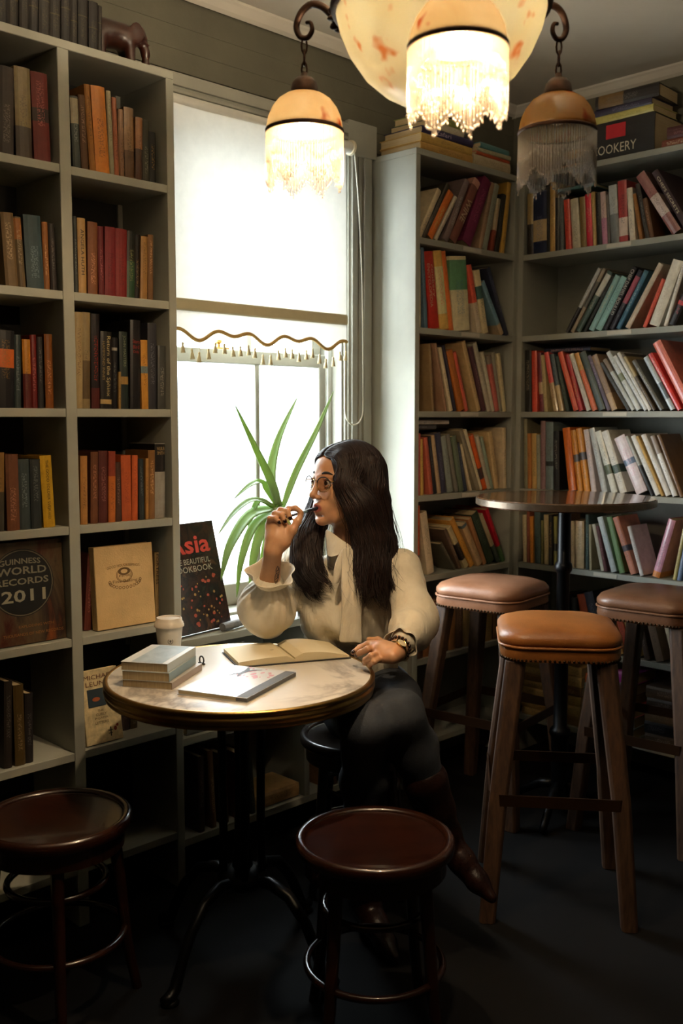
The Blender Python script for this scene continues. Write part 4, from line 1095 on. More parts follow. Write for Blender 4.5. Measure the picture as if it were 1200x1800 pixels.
part('bowl_rim', MB().lathe([(.196, 2.150), (.206, 2.152), (.209, 2.162), (.206, 2.172), (.198, 2.176), (.192, 2.172), (.193, 2.154)], 64, T0, close=True), m_rust, ch, smooth=True)
part('finial', MB().lathe([(.0005, 1.962), (.008, 1.966), (.010, 1.972), (.006, 1.977), (.0005, 1.98)], 16, T0), m_rust, ch, smooth=True)
hub = part('hub', MB().lathe([(.0005, 2.40), (.03, 2.405), (.042, 2.42), (.03, 2.44), (.016, 2.452), (.013, 2.48), (.0005, 2.485)], 24, T0), m_rust, ch, smooth=True)
part('stem', MB().tube([(0, 0, 2.47 + cz), (0, 0, 2.68 + cz)], .008, 10), m_rust, ch, smooth=True)
part('ceiling_rose', MB().lathe([(.0005, 2.66), (.03, 2.665), (.05, 2.68), (.06, 2.699), (.0005, 2.699)], 32, T0), m_rust, ch, smooth=True)
def chain_links(mb, p, q, size=.010, r=.0018):
    p, q = Vector(p), Vector(q); n = max(2, int((q - p).length / (size * 1.35)))
    d = (q - p).normalized(); a = d.orthogonal().normalized(); b = d.cross(a)
    for i in range(n):
        c = p + (q - p) * ((i + .5) / n); s = a if i % 2 else b
        L = (q - p).length / n
        mb.tube([c + s * math.cos(w) * size * .42 + d * math.sin(w) * L * .68 for w in [2 * PI * j / 10 for j in range(10)]], r, 5, closed=True)
    return mb
ang = [math.radians(v) for v in (104, -12, 225)]
for k, a in enumerate(ang):
    e = Vector((math.cos(a), math.sin(a), 0)); s = Vector((-e.y, e.x, 0))
    def L(r, z, t=0): return e * r + s * t + Vector((0, 0, z + cz))
    # rosette bracket on the rim with leaves, curling arm
    arm = MB()
    ap = [L(.2, 2.168), L(.23, 2.185), L(.262, 2.215), L(.29, 2.226), L(.315, 2.215), L(.327, 2.190), L(.318, 2.168), L(.300, 2.163), L(.289, 2.175), L(.292, 2.190), L(.303, 2.193)]
    arm.tube([catmull(ap, j / 44) for j in range(45)], [.0082 - .0045 * (j / 44) ** 1.5 for j in range(45)], 9)
    ap = [L(.2, 2.175), L(.225, 2.215), L(.22, 2.25), L(.2, 2.262), L(.188, 2.245), L(.197, 2.232)]
    arm.tube([catmull(ap, j / 24) for j in range(25)], [.0072 - .004 * j / 24 for j in range(25)], 8)
    arm_o = part('arm', arm, m_rust, ch, smooth=True)
    lf = MB()
    for i in range(7):
        w = 2 * PI * i / 7
        lf.sphere((0, 0, 0), .014, 8, 6, (1, .45, .7), Matrix.Translation(L(.222, 2.186)) @ Matrix.Rotation(a, 4, 'Z') @ Matrix.Rotation(w, 4, 'X') @ Matrix.Translation((.006, 0, .017)))
    lf.sphere(L(.23, 2.186), .012, 10, 8)
    part('rosette', lf, m_rust, arm_o, smooth=True)
    part('hanging_chain', chain_links(MB(), L(.195, 2.24), L(.02, 2.43), .016, .002), m_rust, ch, smooth=True)
    R = .308
    part('pendant_chain', chain_links(MB(), L(R, 2.160), L(R, 2.09), .013, .0022), m_rust, ch, smooth=True)
    TP = Matrix.Translation(L(R, 0) - Vector((0, 0, 2 * cz)) + Vector((0, 0, 2 * cz)))
    cap_o = part('shade_cap', MB().lathe([(.003, 2.098), (.007, 2.094), (.008, 2.086), (.018, 2.084), (.026, 2.074), (.029, 2.058), (.031, 2.050), (.025, 2.050), (.0005, 2.060)], 24, TP), m_rust, ch, smooth=True)
    dome = [(.026, 2.053), (.040, 2.050), (.055, 2.040), (.067, 2.024), (.075, 2.006), (.0785, 1.988), (.079, 1.980)]
    din = [(r - .003, z - .002) for r, z in dome[::-1]]
    part('glass_shade', MB().lathe(dome + din, 40, TP), m_dome, ch, smooth=True)
    part('shade_rim', MB().lathe([(.0775, 1.983), (.0812, 1.981), (.0812, 1.975), (.0772, 1.974)], 40, TP, close=True), m_rust, ch, smooth=True)
    lit = k != 1
    bulb = part('bulb', MB().lathe([(.0005, 1.992), (.012, 1.996), (.017, 2.006), (.015, 2.018), (.010, 2.030), (.010, 2.045), (.0005, 2.048)], 20, TP), m_bulb_on if lit else m_bulb_off, ch, smooth=True)
    fr = MB()
    N, N2 = 150, 84
    for i in range(N + N2):
        inn = i >= N
        w = 2 * PI * i / N if not inn else 2 * PI * (i - N) / N2
        z1 = 1.862 + .034 * abs(((w / (2 * PI) * 8) % 1) * 2 - 1) + random.uniform(-.006, .006)
        if inn: z1 = z1 + .012
        r0 = .0795 if not inn else .0755; c, s_ = math.cos(w), math.sin(w)
        pts = [TP @ Vector((r0 * c, r0 * s_, 1.976)), TP @ Vector((r0 * c * 1.005, r0 * s_ * 1.005, z1))]
        fr.tube(pts, .00125, 4)
        fr.sphere(TP @ Vector((r0 * c * 1.005, r0 * s_ * 1.005, z1)), .0018, 5, 4, (1, 1, 1.6))
        if i % 2 == 0: fr.sphere(TP @ Vector((r0 * c, r0 * s_, 1.976 - (1.976 - z1) * .6)), .0019, 5, 4, (1, 1, 2.2))
    f_o = part('bead_fringe', fr, m_bead, ch, smooth=True); f_o['kind'] = 'stuff'
    if lit:
        pl = bpy.data.lights.new('pendant_bulb_light', 'POINT'); pl.energy = LAMP_W; pl.color = LAMP_COL; pl.shadow_soft_size = .022
        lo_ = bpy.data.objects.new('pendant_bulb_light', pl); COL.objects.link(lo_); lo_.parent = ch
        lo_.location = L(R, 1.984)
for k in range(3):
    a = ang[k] + PI / 3
    q = Vector((.075 * math.cos(a), .075 * math.sin(a), 2.11 + cz))
    part('bulb', MB().sphere(q, .022, 14, 10), m_bulb_on, ch, smooth=True)
    pl = bpy.data.lights.new('bowl_bulb_light', 'POINT'); pl.energy = BOWL_W; pl.color = (1.0, .82, .58); pl.shadow_soft_size = .025
    lo_ = bpy.data.objects.new('bowl_bulb_light', pl); COL.objects.link(lo_); lo_.parent = ch
    lo_.location = q + Vector((0, 0, .032))

# ------------------------------------------------------------------ round marble table
def M_marble():
    n = NT('white_marble'); v = n.coord('Object')
    a = n.noise(v, 3.2, 5, .6, 1.2)
    vein = n.math('ABSOLUTE', n.math('SUBTRACT', a, .5))
    f = n.ramp(vein, [(0.0, (1,) * 3), (.022, (.6,) * 3), (.06, (0,) * 3)])
    msk = n.ramp(n.noise(v, 2.1, 2), [(.38, (0,) * 3), (.5, (1,) * 3)])
    f2 = n.math('MULTIPLY', f, msk)
    base = n.mix(n.noise(v, 5, 4), lin('#d9d2c6'), lin('#c9c0b2'))
    n.set(n.b.inputs['Base Color'], n.mix(n.math('MULTIPLY', f2, .75), base, lin('#7a7068')))
    n.b.inputs['Roughness'].default_value = .36
    return n.m
TC = Vector((1.56, 1.94, 0)); TR = .34; TZ = .745
tb = thing('bistro_table', 'round white marble bistro table with brass rim and iron base', 'table', TC)
part('marble_top', MB().lathe([(.0005, .712), (TR - .012, .712), (TR - .010, .744), (TR - .012, TZ), (.0005, TZ)], 96), M_marble(), tb, smooth=True, sharp=30)
rp = [(TR - .010, .7455), (TR - .003, .7462), (TR + .001, .742), (TR + .0005, .7365), (TR - .003, .733), (TR - .003, .7305), (TR + .0005, .727), (TR + .001, .7215), (TR - .002, .716), (TR - .004, .712), (TR - .002, .708), (TR - .004, .703), (TR - .012, .702), (TR - .012, .744)]
part('brass_rim', MB().lathe(rp, 96, close=True), m_brass, tb, smooth=True)
part('under_plate', MB().lathe([(.0005, .692), (.12, .694), (.13, .70), (.13, .7115), (.0005, .7115)], 32), m_iron, tb, smooth=True, sharp=40)
for i in range(4):
    a = PI / 4 + i * PI / 2 + .2; c, s = math.cos(a), math.sin(a)
    part('post', MB().tube([(.075 * c, .075 * s, .70), (.05 * c, .05 * s, .60), (.048 * c, .048 * s, .32), (.05 * c, .05 * s, .20)], .011, 10), m_iron, tb, smooth=True)
part('column', MB().lathe([(.02, .69), (.018, .5), (.02, .34), (.024, .26), (.03, .22), (.0005, .21)], 16), m_iron, tb, smooth=True, sharp=40)
part('hub', MB().lathe([(.0005, .17), (.03, .175), (.055, .19), (.066, .205), (.066, .216), (.05, .23), (.03, .24), (.0005, .242)], 28), m_iron, tb, smooth=True)
for i in range(4):
    a = i * PI / 2 + .2; c, s = math.cos(a), math.sin(a)
    pr = [(.03, .205), (.09, .215), (.15, .195), (.20, .14), (.235, .075), (.255, .03), (.275, .016), (.295, .018)]
    f = part('foot', MB().tube([(r * c, r * s, z) for r, z in pr], [.016, .016, .015, .014, .014, .015, .016, .012], 10), m_iron, tb, smooth=True)
    part('foot_pad', MB().lathe([(.0005, 0), (.02, .0005), (.022, .006), (.014, .014), (.0005, .018)], 14, Matrix.Translation((.272 * c, .272 * s, 0))), m_iron, f, smooth=True)

# ------------------------------------------------------------------ low bentwood stools
m_seat = M_wood('red_brown_plywood', '#1c0a05', '#2e1208', .28, stretch=(9, 1, 1), scale=5, coat=.4)
m_bent = M_wood('dark_bentwood', '#1c0b05', '#301509', .25, scale=8, coat=.5)
m_bentk = M_wood('black_bentwood', '#0d0908', '#1a1210', .3, scale=8, coat=.3)
def bent_stool(label, loc, rz, seat_m, bent_m, h=.46, R=.178):
    t = thing('bentwood_stool', label, 'stool', loc, (0, 0, rz), 'low round bentwood stools')
    part('seat', MB().lathe([(.0005, h - .012), (R - .03, h - .012), (R - .022, h - .008), (R - .022, h - .022), (.0005, h - .022)], 56), seat_m, t, smooth=True, sharp=40)
    part('seat_rim', MB().lathe([(R - .023, h - .030), (R - .004, h - .030), (R, h - .024), (R, h - .008), (R - .004, h - .001), (R - .012, h), (R - .020, h - .003), (R - .023, h - .008)], 56, close=True), bent_m, t, smooth=True)
    part('seat_apron', MB().lathe([(R - .034, h - .075), (R - .018, h - .075), (R - .018, h - .030), (R - .034, h - .030)], 56, close=True), bent_m, t, smooth=True, sharp=40)
    for i in range(4):
        a = PI / 4 + i * PI / 2; c, s = math.cos(a), math.sin(a)
        part('leg', MB().tube([((R - .045) * c, (R - .045) * s, h - .028), ((R - .04) * c, (R - .04) * s, h - .1), ((R - .018) * c, (R - .018) * s, .12), ((R + .004) * c, (R + .004) * s, 0)], [.0155, .0155, .0135, .012], 12), bent_m, t, smooth=True, sharp=50)
    for z, r in ((.30, R - .052), (.165, R - .012)):
        rr_ = r - .012
        part('hoop', MB().tube([(rr_ * math.cos(2 * PI * j / 40), rr_ * math.sin(2 * PI * j / 40), z) for j in range(40)], .0085, 8, closed=True), bent_m, t, smooth=True)
    return t
bent_stool('red-brown round bentwood stool standing alone in front of the table', (1.567, 1.477, 0), .9, m_seat, m_bent)
bent_stool('dark round bentwood stool at the lower left, by the left bookcase', (1.118, 2.09, 0), .3, m_seat, m_bent)
SEAT = Vector((2.075, 2.02, 0))
bent_stool('black round bentwood stool the woman is sitting on', SEAT, .7, m_bentk, m_bentk)

# ------------------------------------------------------------------ bar table and leather bar stools
m_bartop = M_wood('worn_brown_tabletop', '#3a2416', '#6a4a30', .22, stretch=(1, 8, 1), scale=5, coat=.6)
m_steel = M_plain('brushed_edge_band', '#6a5a4a', .3, metal=.6, var=.25, scale=30)
BC = Vector((2.93, 1.875, 0))
BZ = 1.122
bt = thing('bar_table', 'tall round dark wood bar table on a black iron column', 'table', BC)
part('table_top', MB().lathe([(.0005, BZ - .028), (.296, BZ - .028), (.300, BZ - .024), (.300, BZ - .003), (.297, BZ), (.0005, BZ)], 72), m_bartop, bt, smooth=True, sharp=30)
part('edge_band', MB().lathe([(.2995, BZ - .025), (.3025, BZ - .024), (.3025, BZ - .004), (.2995, BZ - .003)], 72, close=True), m_steel, bt, smooth=True, sharp=40)
part('under_plate', MB().lathe([(.0005, BZ - .05), (.05, BZ - .048), (.08, BZ - .036), (.08, BZ - .0285), (.0005, BZ - .0285)], 24), m_iron, bt, smooth=True, sharp=40)
part('column', MB().lathe([(.022, BZ - .049), (.0215, .90), (.028, .893), (.031, .88), (.028, .867), (.022, .86), (.022, .62), (.032, .612), (.036, .60), (.030, .588), (.0235, .58), (.0235, .32), (.034, .31), (.038, .295), (.03, .28), (.028, .10), (.04, .07), (.0005, .06)], 20), m_iron, bt, smooth=True, sharp=60)
for a in (math.radians(95), math.radians(198), math.radians(305)):
    c, s = math.cos(a), math.sin(a)
    part('foot', MB().tube([(r * c, r * s, z) for r, z in ((.02, .11), (.07, .10), (.13, .065), (.18, .03), (.205, .012))], [.018, .017, .015, .014, .012], 8), m_iron, bt, smooth=True)

def M_leather(name, a, b):
    n = NT(name); v = n.coord('Object')
    n.set(n.b.inputs['Base Color'], n.ramp(n.noise(v, 7, 5, .65), [(.32, lin(a)), (.68, lin(b))]))
    n.b.inputs['Roughness'].default_value = .38
    vo = n.n('TexVoronoi'); vo.inputs['Scale'].default_value = 260; n.t.links.new(v, vo.inputs['Vector'])
    n.bump(n.math('ADD', vo.outputs['Distance'], n.math('MULTIPLY', n.noise(v, 25, 3), 2.0)), .25, .0012)
    return n.m
m_lea = [M_leather('tan_leather_' + str(i), *c) for i, c in enumerate((('#8a5428', '#a86a34'), ('#8a5c40', '#a5765a'), ('#6a4630', '#80583e')))]
m_oldwood = M_wood('weathered_oak', '#2c1c12', '#543a26', .6, stretch=(6, 6, 1), scale=5, bump=.5)
m_nail = M_plain('dark_brass_nails', '#3a2c1c', .35, metal=.9)
m_bar = M_plain('copper_foot_bar', '#4a3220', .35, metal=.8)
def squircle(w, cut, n=8, k=1.0):
    """rounded square outline with half width w"""
    pts = []
    for q in range(4):
        for i in range(n + 1):
            a = q * PI / 2 + (PI / 2) * i / n
            cx, cy = (w - cut) * (1 if q in (0, 3) else -1), (w - cut) * (1 if q in (0, 1) else -1)
            pts.append((cx + cut * math.cos(a), cy + cut * math.sin(a)))
    return pts
def loft(sections, cap0=True, cap1=True):
    mb = MB(); n = len(sections[0]); vs = [p for s in sections for p in s]; fs = []
    for j in range(len(sections) - 1):
        for i in range(n):
            i2 = (i + 1) % n; fs.append((j * n + i, j * n + i2, (j + 1) * n + i2, (j + 1) * n + i))
    if cap0: fs.append(tuple(range(n - 1, -1, -1)))
    if cap1: fs.append(tuple(range((len(sections) - 1) * n, len(sections) * n)))
    return mb.add(vs, fs)
def bar_stool(label, loc, rz, lea, h=.82):
    t = thing('bar_stool', label, 'stool', loc, (0, 0, rz), 'leather bar stools around the tall table')
    W = .166
    def ringz(w, cut, z): return [(x, y, z) for x, y in squircle(w, cut)]
    sec = [ringz(W - .004, .075, h - .052), ringz(W + .002, .078, h - .042), ringz(W + .002, .08, h - .030), ringz(W - .006, .085, h - .016), ringz(W - .03, .09, h - .005), ringz(W - .075, .075, h), ringz(.04, .035, h + .002)]
    part('cushion', loft(sec), lea, t, smooth=True)
    part('piping', MB().tube([(x, y, h - .054) for x, y in squircle(W + .001, .076)], .0042, 6, closed=True), lea, t, smooth=True)
    part('seat_band', loft([ringz(W - .006, .066, h - .094), ringz(W - .001, .068, h - .078), ringz(W - .002, .073, h - .056)]), lea, t, smooth=True, sharp=50)
    nl = MB()
    pts = squircle(W - .0035, .066, 10)
    per = []; 
    for i in range(len(pts)):
        p, q = Vector((*pts[i], 0)), Vector((*pts[(i + 1) % len(pts)], 0))
        m_ = max(1, int(round((q - p).length / .0125)))
        per += [p + (q - p) * j / m_ for j in range(m_)]
    for p in per: nl.sphere((p.x, p.y, h - .089), .0042, 6, 4)
    o = part('nailheads', nl, m_nail, t, smooth=True); o['kind'] = 'stuff'
    for i in range(4):
        sx, sy = (1, 1, -1, -1)[i], (1, -1, 1, -1)[i]
        def legs(x, y, z, w):
            c_ = w * .35
            return [(x + a, y + b, z) for a, b in ((w, w - c_), (w - c_, w), (-w + c_, w), (-w, w - c_), (-w, -w + c_), (-w + c_, -w), (w - c_, -w), (w, -w + c_))]
        part('leg', loft([legs(sx * .192, sy * .192, 0, .0225), legs(sx * .166, sy * .166, .34, .025), legs(sx * .122, sy * .122, h - .095, .028)]), m_oldwood, t, bevel=.002, seg=1)
    zf = .345; r = .192; cu = .03
    outline = [(r - cu, r), (-r + cu, r), (-r, r - cu), (-r, -r + cu), (-r + cu, -r), (r - cu, -r), (r, -r + cu), (r, r - cu)]
    bar = MB()
    n = len(outline)
    vs = [(x, y, z) for z in (zf - .016, zf + .016) for x, y in outline] + [(x * .975, y * .975, z) for z in (zf - .016, zf + .016) for x, y in outline]
    fs = []
    for i in range(n):
        j = (i + 1) % n
        fs += [(i, j, n + j, n + i), (2 * n + j, 2 * n + i, 3 * n + i, 3 * n + j), (n + i, n + j, 3 * n + j, 3 * n + i), (j, i, 2 * n + i, 2 * n + j)]
    part('foot_rail', bar.add(vs, fs), m_bar, t)
    return t
bar_stool('tan leather bar stool nearest the camera, in front of the bar table', (2.42, 1.565, 0), math.radians(38), m_lea[0])
bar_stool('pale worn leather bar stool nearest the woman, left of bar table', (2.865, 2.125, 0), math.radians(8), m_lea[1])
bar_stool('dark brown leather bar stool at the right edge, half in shadow', (3.075, 1.60, 0), math.radians(6), m_lea[2])
# ------------------------------------------------------------------ things on the table
m_white = M_plain('white_card', '#d8d6d0', .5, var=.04)
def tbl(px, py, z=TZ): return onZ(px, py, z)
Z0 = TZ + .0006
# coffee cup
m_cup = M_plain('white_paper_cup', '#cfc9bd', .6, var=.03); m_lid = M_plain('cream_cup_lid', '#d3c6b4', .4, var=.03)
cp_ = tbl(298, 1152)
cu = thing('coffee_cup', 'white paper coffee cup with a cream plastic lid on the table', 'cup', (cp_.x, cp_.y, Z0))
part('cup', MB().lathe([(.0005, .004), (.026, .004), (.0265, 0), (.028, 0), (.037, .084), (.0355, .086), (.0005, .086)], 32), m_cup, cu, smooth=True, sharp=40)
part('lid', MB().lathe([(.037, .080), (.0405, .081), (.0405, .086), (.039, .088), (.0385, .092), (.036, .094), (.0345, .103), (.033, .105), (.031, .1045), (.030, .1015), (.0005, .101)], 36), m_lid, cu, smooth=True, sharp=50)
mb = MB(); disc(mb, 0, 0, .0062, .0072); mb.box((-.0008, -.001, -.004), (.0008, -.0004, .004)); mb.box((-.003, -.001, 0), (.003, -.0004, .0012))
fc = part('logo', mb, inkmat('#2a2826'), cu); fc.location = (-.0165, -.0285, .045); fc.rotation_euler = (-.105, 0, math.radians(-30))
# three paperbacks in a stack
def table_book(label, cx, cy, z, w, l, t, rz, col, spine_col, name='book', side=1, decor=None):
    """w across the spine, l along it; lies flat, spine on local +x side"""
    b = thing(name, label, 'book', (cx, cy, z), (0, 0, rz), 'books stacked on the marble table')
    mc = M_plain('cover_' + col.lstrip('#'), col, .35, var=.05, scale=5)
    ms = M_plain('spine_' + spine_col.lstrip('#'), spine_col, .4, var=.05)
    part('back_cover', MB().box((-w / 2, -l / 2, 0), (w / 2, l / 2, .0009)), mc, b)
    part('front_cover', MB().box((-w / 2, -l / 2, t - .0009), (w / 2, l / 2, t)), mc, b)
    part('spine', MB().box((w / 2 - .0006, -l / 2, .0009), (w / 2 + .0002, l / 2, t - .0009)), ms, b)
    part('pages', MB().box((-w / 2 + .001, -l / 2 + .001, .0009), (w / 2 - .0006, l / 2 - .001, t - .0009)), m_pages, b)
    return b
sc_ = (tbl(213, 1208) + tbl(352, 1178)) / 2
RZ = math.radians(-58)
b1 = table_book('pinkish paperback at the bottom of the table stack', sc_.x + .004, sc_.y + .000, Z0, .128, .195, .017, RZ, '#b0a498', '#a08c80')
b2 = table_book('blue-spined paperback in the middle of the table stack', sc_.x - .004, sc_.y + .002, Z0 + .0175, .12, .185, .022, RZ + .03, '#a8b0b0', '#7c949c')
b3 = table_book('white paperback with a sea picture on top of the table stack', sc_.x - .003, sc_.y + .006, Z0 + .040, .12, .185, .021, RZ + .01, '#cfd0cc', '#b8c0c0')
part('picture', MB().box((-.035, -.088, .0210), (.045, .088, .0214)), M_rusty('sea_picture', ['#7c8c94', '#a8b4b8', '#8c9aa0', '#c4cccc'], 9, .35), b3)
mb = MB(); lettering(mb, 'THE SEA', (.0612, 0, .01), (0, 1, 0), (0, 0, 1), .09, .008)
# open notebook
nb = thing('open_notebook', 'open notebook with blank cream pages under the woman\'s hand', 'notebook', (0, 0, 0))
NA = Vector((1.592, 1.988, Z0)); ang_n = math.radians(-25)
nb.location = NA; nb.rotation_euler = (0, 0, ang_n)
m_cream = M_plain('cream_paper', '#d6c6a0', .75, var=.06, scale=4, bump=.05)
m_nbk = M_plain('black_notebook_board', '#16130f', .5)
PW, PD = .153, .170
part('cover', MB().box((-.004, -.004, 0), (PW * 2 + .004, PD + .004, .003)), m_nbk, nb, bevel=.001, seg=1)
def page_block(x0, x1, gutter_right, h0, h1, name):
    n = 14; sec = []
    for i in range(n + 1):
        u = i / n; x = x0 + (x1 - x0) * u
        g_ = u if gutter_right else 1 - u           # 1 at the gutter
        top = h0 + (h1 - h0) * math.sin(min(1, g_ * 1.12) * PI * .62) - .010 * max(0, g_ - .86) / .14
        sec.append((x, top))
    vs = [(x, y, z) for y in (0, PD) for x, t in sec for z in (.0032, .0032 + t)]
    k = 2 * (n + 1); fs = []
    for i in range(n):
        a = 2 * i
        fs += [(a + 1, a + 3, k + a + 3, k + a + 1), (a, a + 1, k + a + 1, k + a)][:1]
        fs += [(a, a + 2, a + 3, a + 1), (k + a + 2, k + a, k + a + 1, k + a + 3), (a + 2, a, k + a, k + a + 2)]
    fs += [(0, 1, k + 1, k), (2 * n + 1, 2 * n, k + 2 * n, k + 2 * n + 1)]
    return part(name, MB().add(vs, fs), m_cream, nb, fix=True)
page_block(0, PW, True, .010, .017, 'page_block')
page_block(PW + .0002, PW * 2, False, .004, .022, 'page_block')
mk = MB()
for (x, y, w_) in ((.075, .16, .018), (.10, .055, .010), (.05, .175, .01)): mk.box((x, y, .0262), (x + w_, y + .0022, .0266))
part('pencil_marks', mk, inkmat('#6a5638'), nb)
# closed sketchbook
c1, c2, c3, c4 = (Vector((1.356, 1.896, 0)), Vector((1.411, 1.71, 0)), Vector((1.652, 1.84, 0)), Vector((1.576, 2.013, 0)))
cen = (c1 + c2 + c3 + c4) / 4
sk = thing('sketchbook', 'closed white sketchbook with grey spine and pink bird print', 'notebook', (cen.x - .014, cen.y - .010, Z0), (0, 0, math.radians(22)))
m_skw = M_plain('white_sketchbook_cover', '#cdccca', .3, var=.03)
SW, SD = .255, .185
part('back_cover', MB().box((-SW / 2, -SD / 2, 0), (SW / 2, SD / 2, .0018)), m_skw, sk)
part('pages', MB().box((-SW / 2 + .002, -SD / 2 + .002, .0018), (SW / 2 - .002, SD / 2 - .002, .0102)), m_cream, sk)
part('front_cover', MB().box((-SW / 2, -SD / 2, .0102), (SW / 2, SD / 2, .012)), m_skw, sk)
# spine cloth along the near right edge
part('spine', MB().box((-SW / 2 - .0003, -SD / 2 - .001, .0003), (SW / 2 + .0003, -SD / 2 + .030, .0125)), M_plain('grey_spine_cloth', '#5c5c5c', .7), sk, bevel=.003)
mb = MB(); random.seed(11)
for i in range(26):
    x = .075 + random.uniform(-.045, .045); y = -.015 + random.uniform(-.04, .05); r = random.uniform(.004, .011); n = 9
    vs = [(x + r * math.cos(2 * PI * j / n) * random.uniform(.6, 1.2), y + r * .6 * math.sin(2 * PI * j / n), .01215 + i * 1e-5) for j in range(n)]
    mb.add(vs, [tuple(range(n))])
o = part('pink_print', mb, inkmat('#c88a90'), sk); o['kind'] = 'stuff'
mb = MB()
mb.tube([(-.03, .055, .0124), (0, .062, .0124), (.03, .060, .0124), (.06, .072, .0124)], [.002, .006, .008, .002], 6, flat=.06)
mb.tube([(.0, .060, .0125), (-.01, .075, .0125), (-.04, .082, .0125)], [.007, .004, .001], 6, flat=.06)
mb.tube([(.02, .060, .0125), (.04, .045, .0125), (.05, .028, .0125)], [.006, .004, .001], 6, flat=.06)
_bp = part('bird_print', mb, inkmat('#4a4a4c'), sk); _bp.location = (.06, -.035, 0)
# black hair clip by the stack
kp = tbl(353, 1170)
kc = thing('hair_clip', 'small black looped clip beside the stacked paperbacks', 'clip', (kp.x + .01, kp.y + .01, Z0))
part('loop', MB().tube([(.0, .009 * math.cos(w), .011 + .010 * math.sin(w)) for w in [2 * PI * j / 16 for j in range(16)]], .0022, 6, closed=True), m_nbk, kc, smooth=True)
part('bar', MB().box((-.003, -.012, 0), (.003, .012, .004)), m_nbk, kc, bevel=.001)
# rolled grey cloth on the ledge
o = part('rolled_newspaper', MB().tube([(1.86, 2.40, .7495), (1.93, 2.415, .7505), (2.0, 2.435, .7515)], [.013, .0135, .012], 14), M_plain('grey_newsprint', '#7c7a78', .8, var=.2, scale=60), smooth=True, sharp=50)
tag(o, 'rolled grey newspaper lying along the window ledge', 'newspaper')

# ------------------------------------------------------------------ plant
def M_leaf():
    n = NT('green_strap_leaf'); v = n.coord('Object')
    f = n.noise(v, 14, 3)
    c = n.mix(f, lin('#6c8a54'), lin('#98b274'))
    d = n.n('BsdfPrincipled'); n.set(d.inputs['Base Color'], c); d.inputs['Roughness'].default_value = .4
    t = n.n('BsdfTranslucent'); n.set(t.inputs[0], lin('#9cb45c'))
    mx = n.n('MixShader'); mx.inputs[0].default_value = .3
    n.t.links.new(d.outputs[0], mx.inputs[1]); n.t.links.new(t.outputs[0], mx.inputs[2]); n.t.links.new(mx.outputs[0], n.out.inputs[0])
    return n.m
m_leaf = M_leaf(); m_leafy = M_plain('yellowing_leaf', '#8a8436', .5, var=.3)
PX, PY = 2.165, 2.495
pt = thing('potted_plant', 'long-leaved green houseplant in a terracotta pot on the window ledge', 'plant', (PX, PY, .7355))
part('pot', MB().lathe([(.0005, .002), (.05, 0), (.062, .10), (.068, .10), (.07, .125), (.062, .125), (.058, .105), (.0005, .105)], 28), M_plain('terracotta', '#8a5a40', .8, var=.2), pt, smooth=True, sharp=40)
part('soil', MB().lathe([(.0005, .11), (.057, .108), (.0005, .104)], 20), M_plain('potting_soil', '#2a1c14', .95, bump=.8), pt, smooth=True)
part('stem', MB().tube([(0, 0, .10), (.004, -.004, .22), (.002, -.006, .31), (0, -.006, .36)], [.014, .013, .015, .018], 12), M_plain('pale_leaf_sheath', '#a8ac88', .6), pt, smooth=True)
def leaf(pix, wid, dy, mat=None, tw=0.0):
    """leaf through picture points at distances dy behind the pot's plane"""
    pts = [onY(x, y, PY + d) - Vector((PX, PY, .7355)) for (x, y), d in zip(pix, dy)]
    n = 18; out = []
    def cat(p0, p1, p2, p3, t):
        return .5 * ((2 * p1) + (-p0 + p2) * t + (2 * p0 - 5 * p1 + 4 * p2 - p3) * t * t + (-p0 + 3 * p1 - 3 * p2 + p3) * t ** 3)
    m = len(pts) - 1
    for i in range(n + 1):
        u = i / n * m; k = min(int(u), m - 1); t = u - k
        out.append(cat(pts[max(k - 1, 0)], pts[k], pts[k + 1], pts[min(k + 2, m)], t))
    mb = MB(); vs = []; fs = []
    view = Vector((.71, .70, 0))
    for i, p in enumerate(out):
        tg = (out[min(i + 1, n)] - out[max(i - 1, 0)]).normalized()
        sd = tg.cross(Vector((-view.x, -view.y, .35 + tw))).normalized(); nn = sd.cross(tg).normalized()
        u = i / n; w = wid * (min(1, .55 + u * 2.2) if u < .25 else 1) * (1 - max(0, (u - .35) / .65) ** 1.7) + .0006
        for s_, dz in ((-1, .22), (-.5, .02), (0, -.06), (.5, .02), (1, .22)):
            vs.append(p + sd * w * s_ + nn * w * dz)
    for i in range(n):
        for j in range(4):
            a = i * 5 + j; fs.append((a, a + 1, a + 6, a + 5))
    o = part('leaf', mb.add(vs, fs), mat or m_leaf, pt, smooth=True)
    sm = o.modifiers.new('thickness', 'SOLIDIFY'); sm.thickness = .0016; sm.offset = 0
leaf([(490, 892), (478, 850), (450, 790), (413, 712)], .0135, (0, -.01, -.02, -.03))
leaf([(492, 890), (476, 845), (488, 775), (524, 695)], .016, (0, .03, .05, .06), tw=.3)
leaf([(497, 892), (520, 830), (556, 757), (586, 688)], .0115, (0, .0, .02, .02))
leaf([(486, 888), (462, 850), (440, 852), (410, 878)], .012, (0, .02, .0, -.02), tw=.4)
leaf([(484, 890), (446, 878), (412, 900), (383, 940)], .011, (0, -.02, -.05, -.08), tw=.6)
leaf([(484, 894), (440, 905), (404, 960), (388, 1020)], .019, (0, -.02, -.05, -.06), tw=.5)
leaf([(482, 896), (446, 925), (424, 985), (416, 1050)], .014, (0, -.03, -.05, -.05), tw=.4)
leaf([(482, 898), (460, 930), (444, 990), (440, 1060)], .016, (0, -.04, -.06, -.05), tw=.3)
leaf([(488, 898), (474, 935), (462, 990), (458, 1040)], .014, (0, -.05, -.06, -.05), tw=.2)
leaf([(484, 894), (455, 880), (440, 915), (436, 960)], .009, (0, .0, .0, .0), tw=.2)
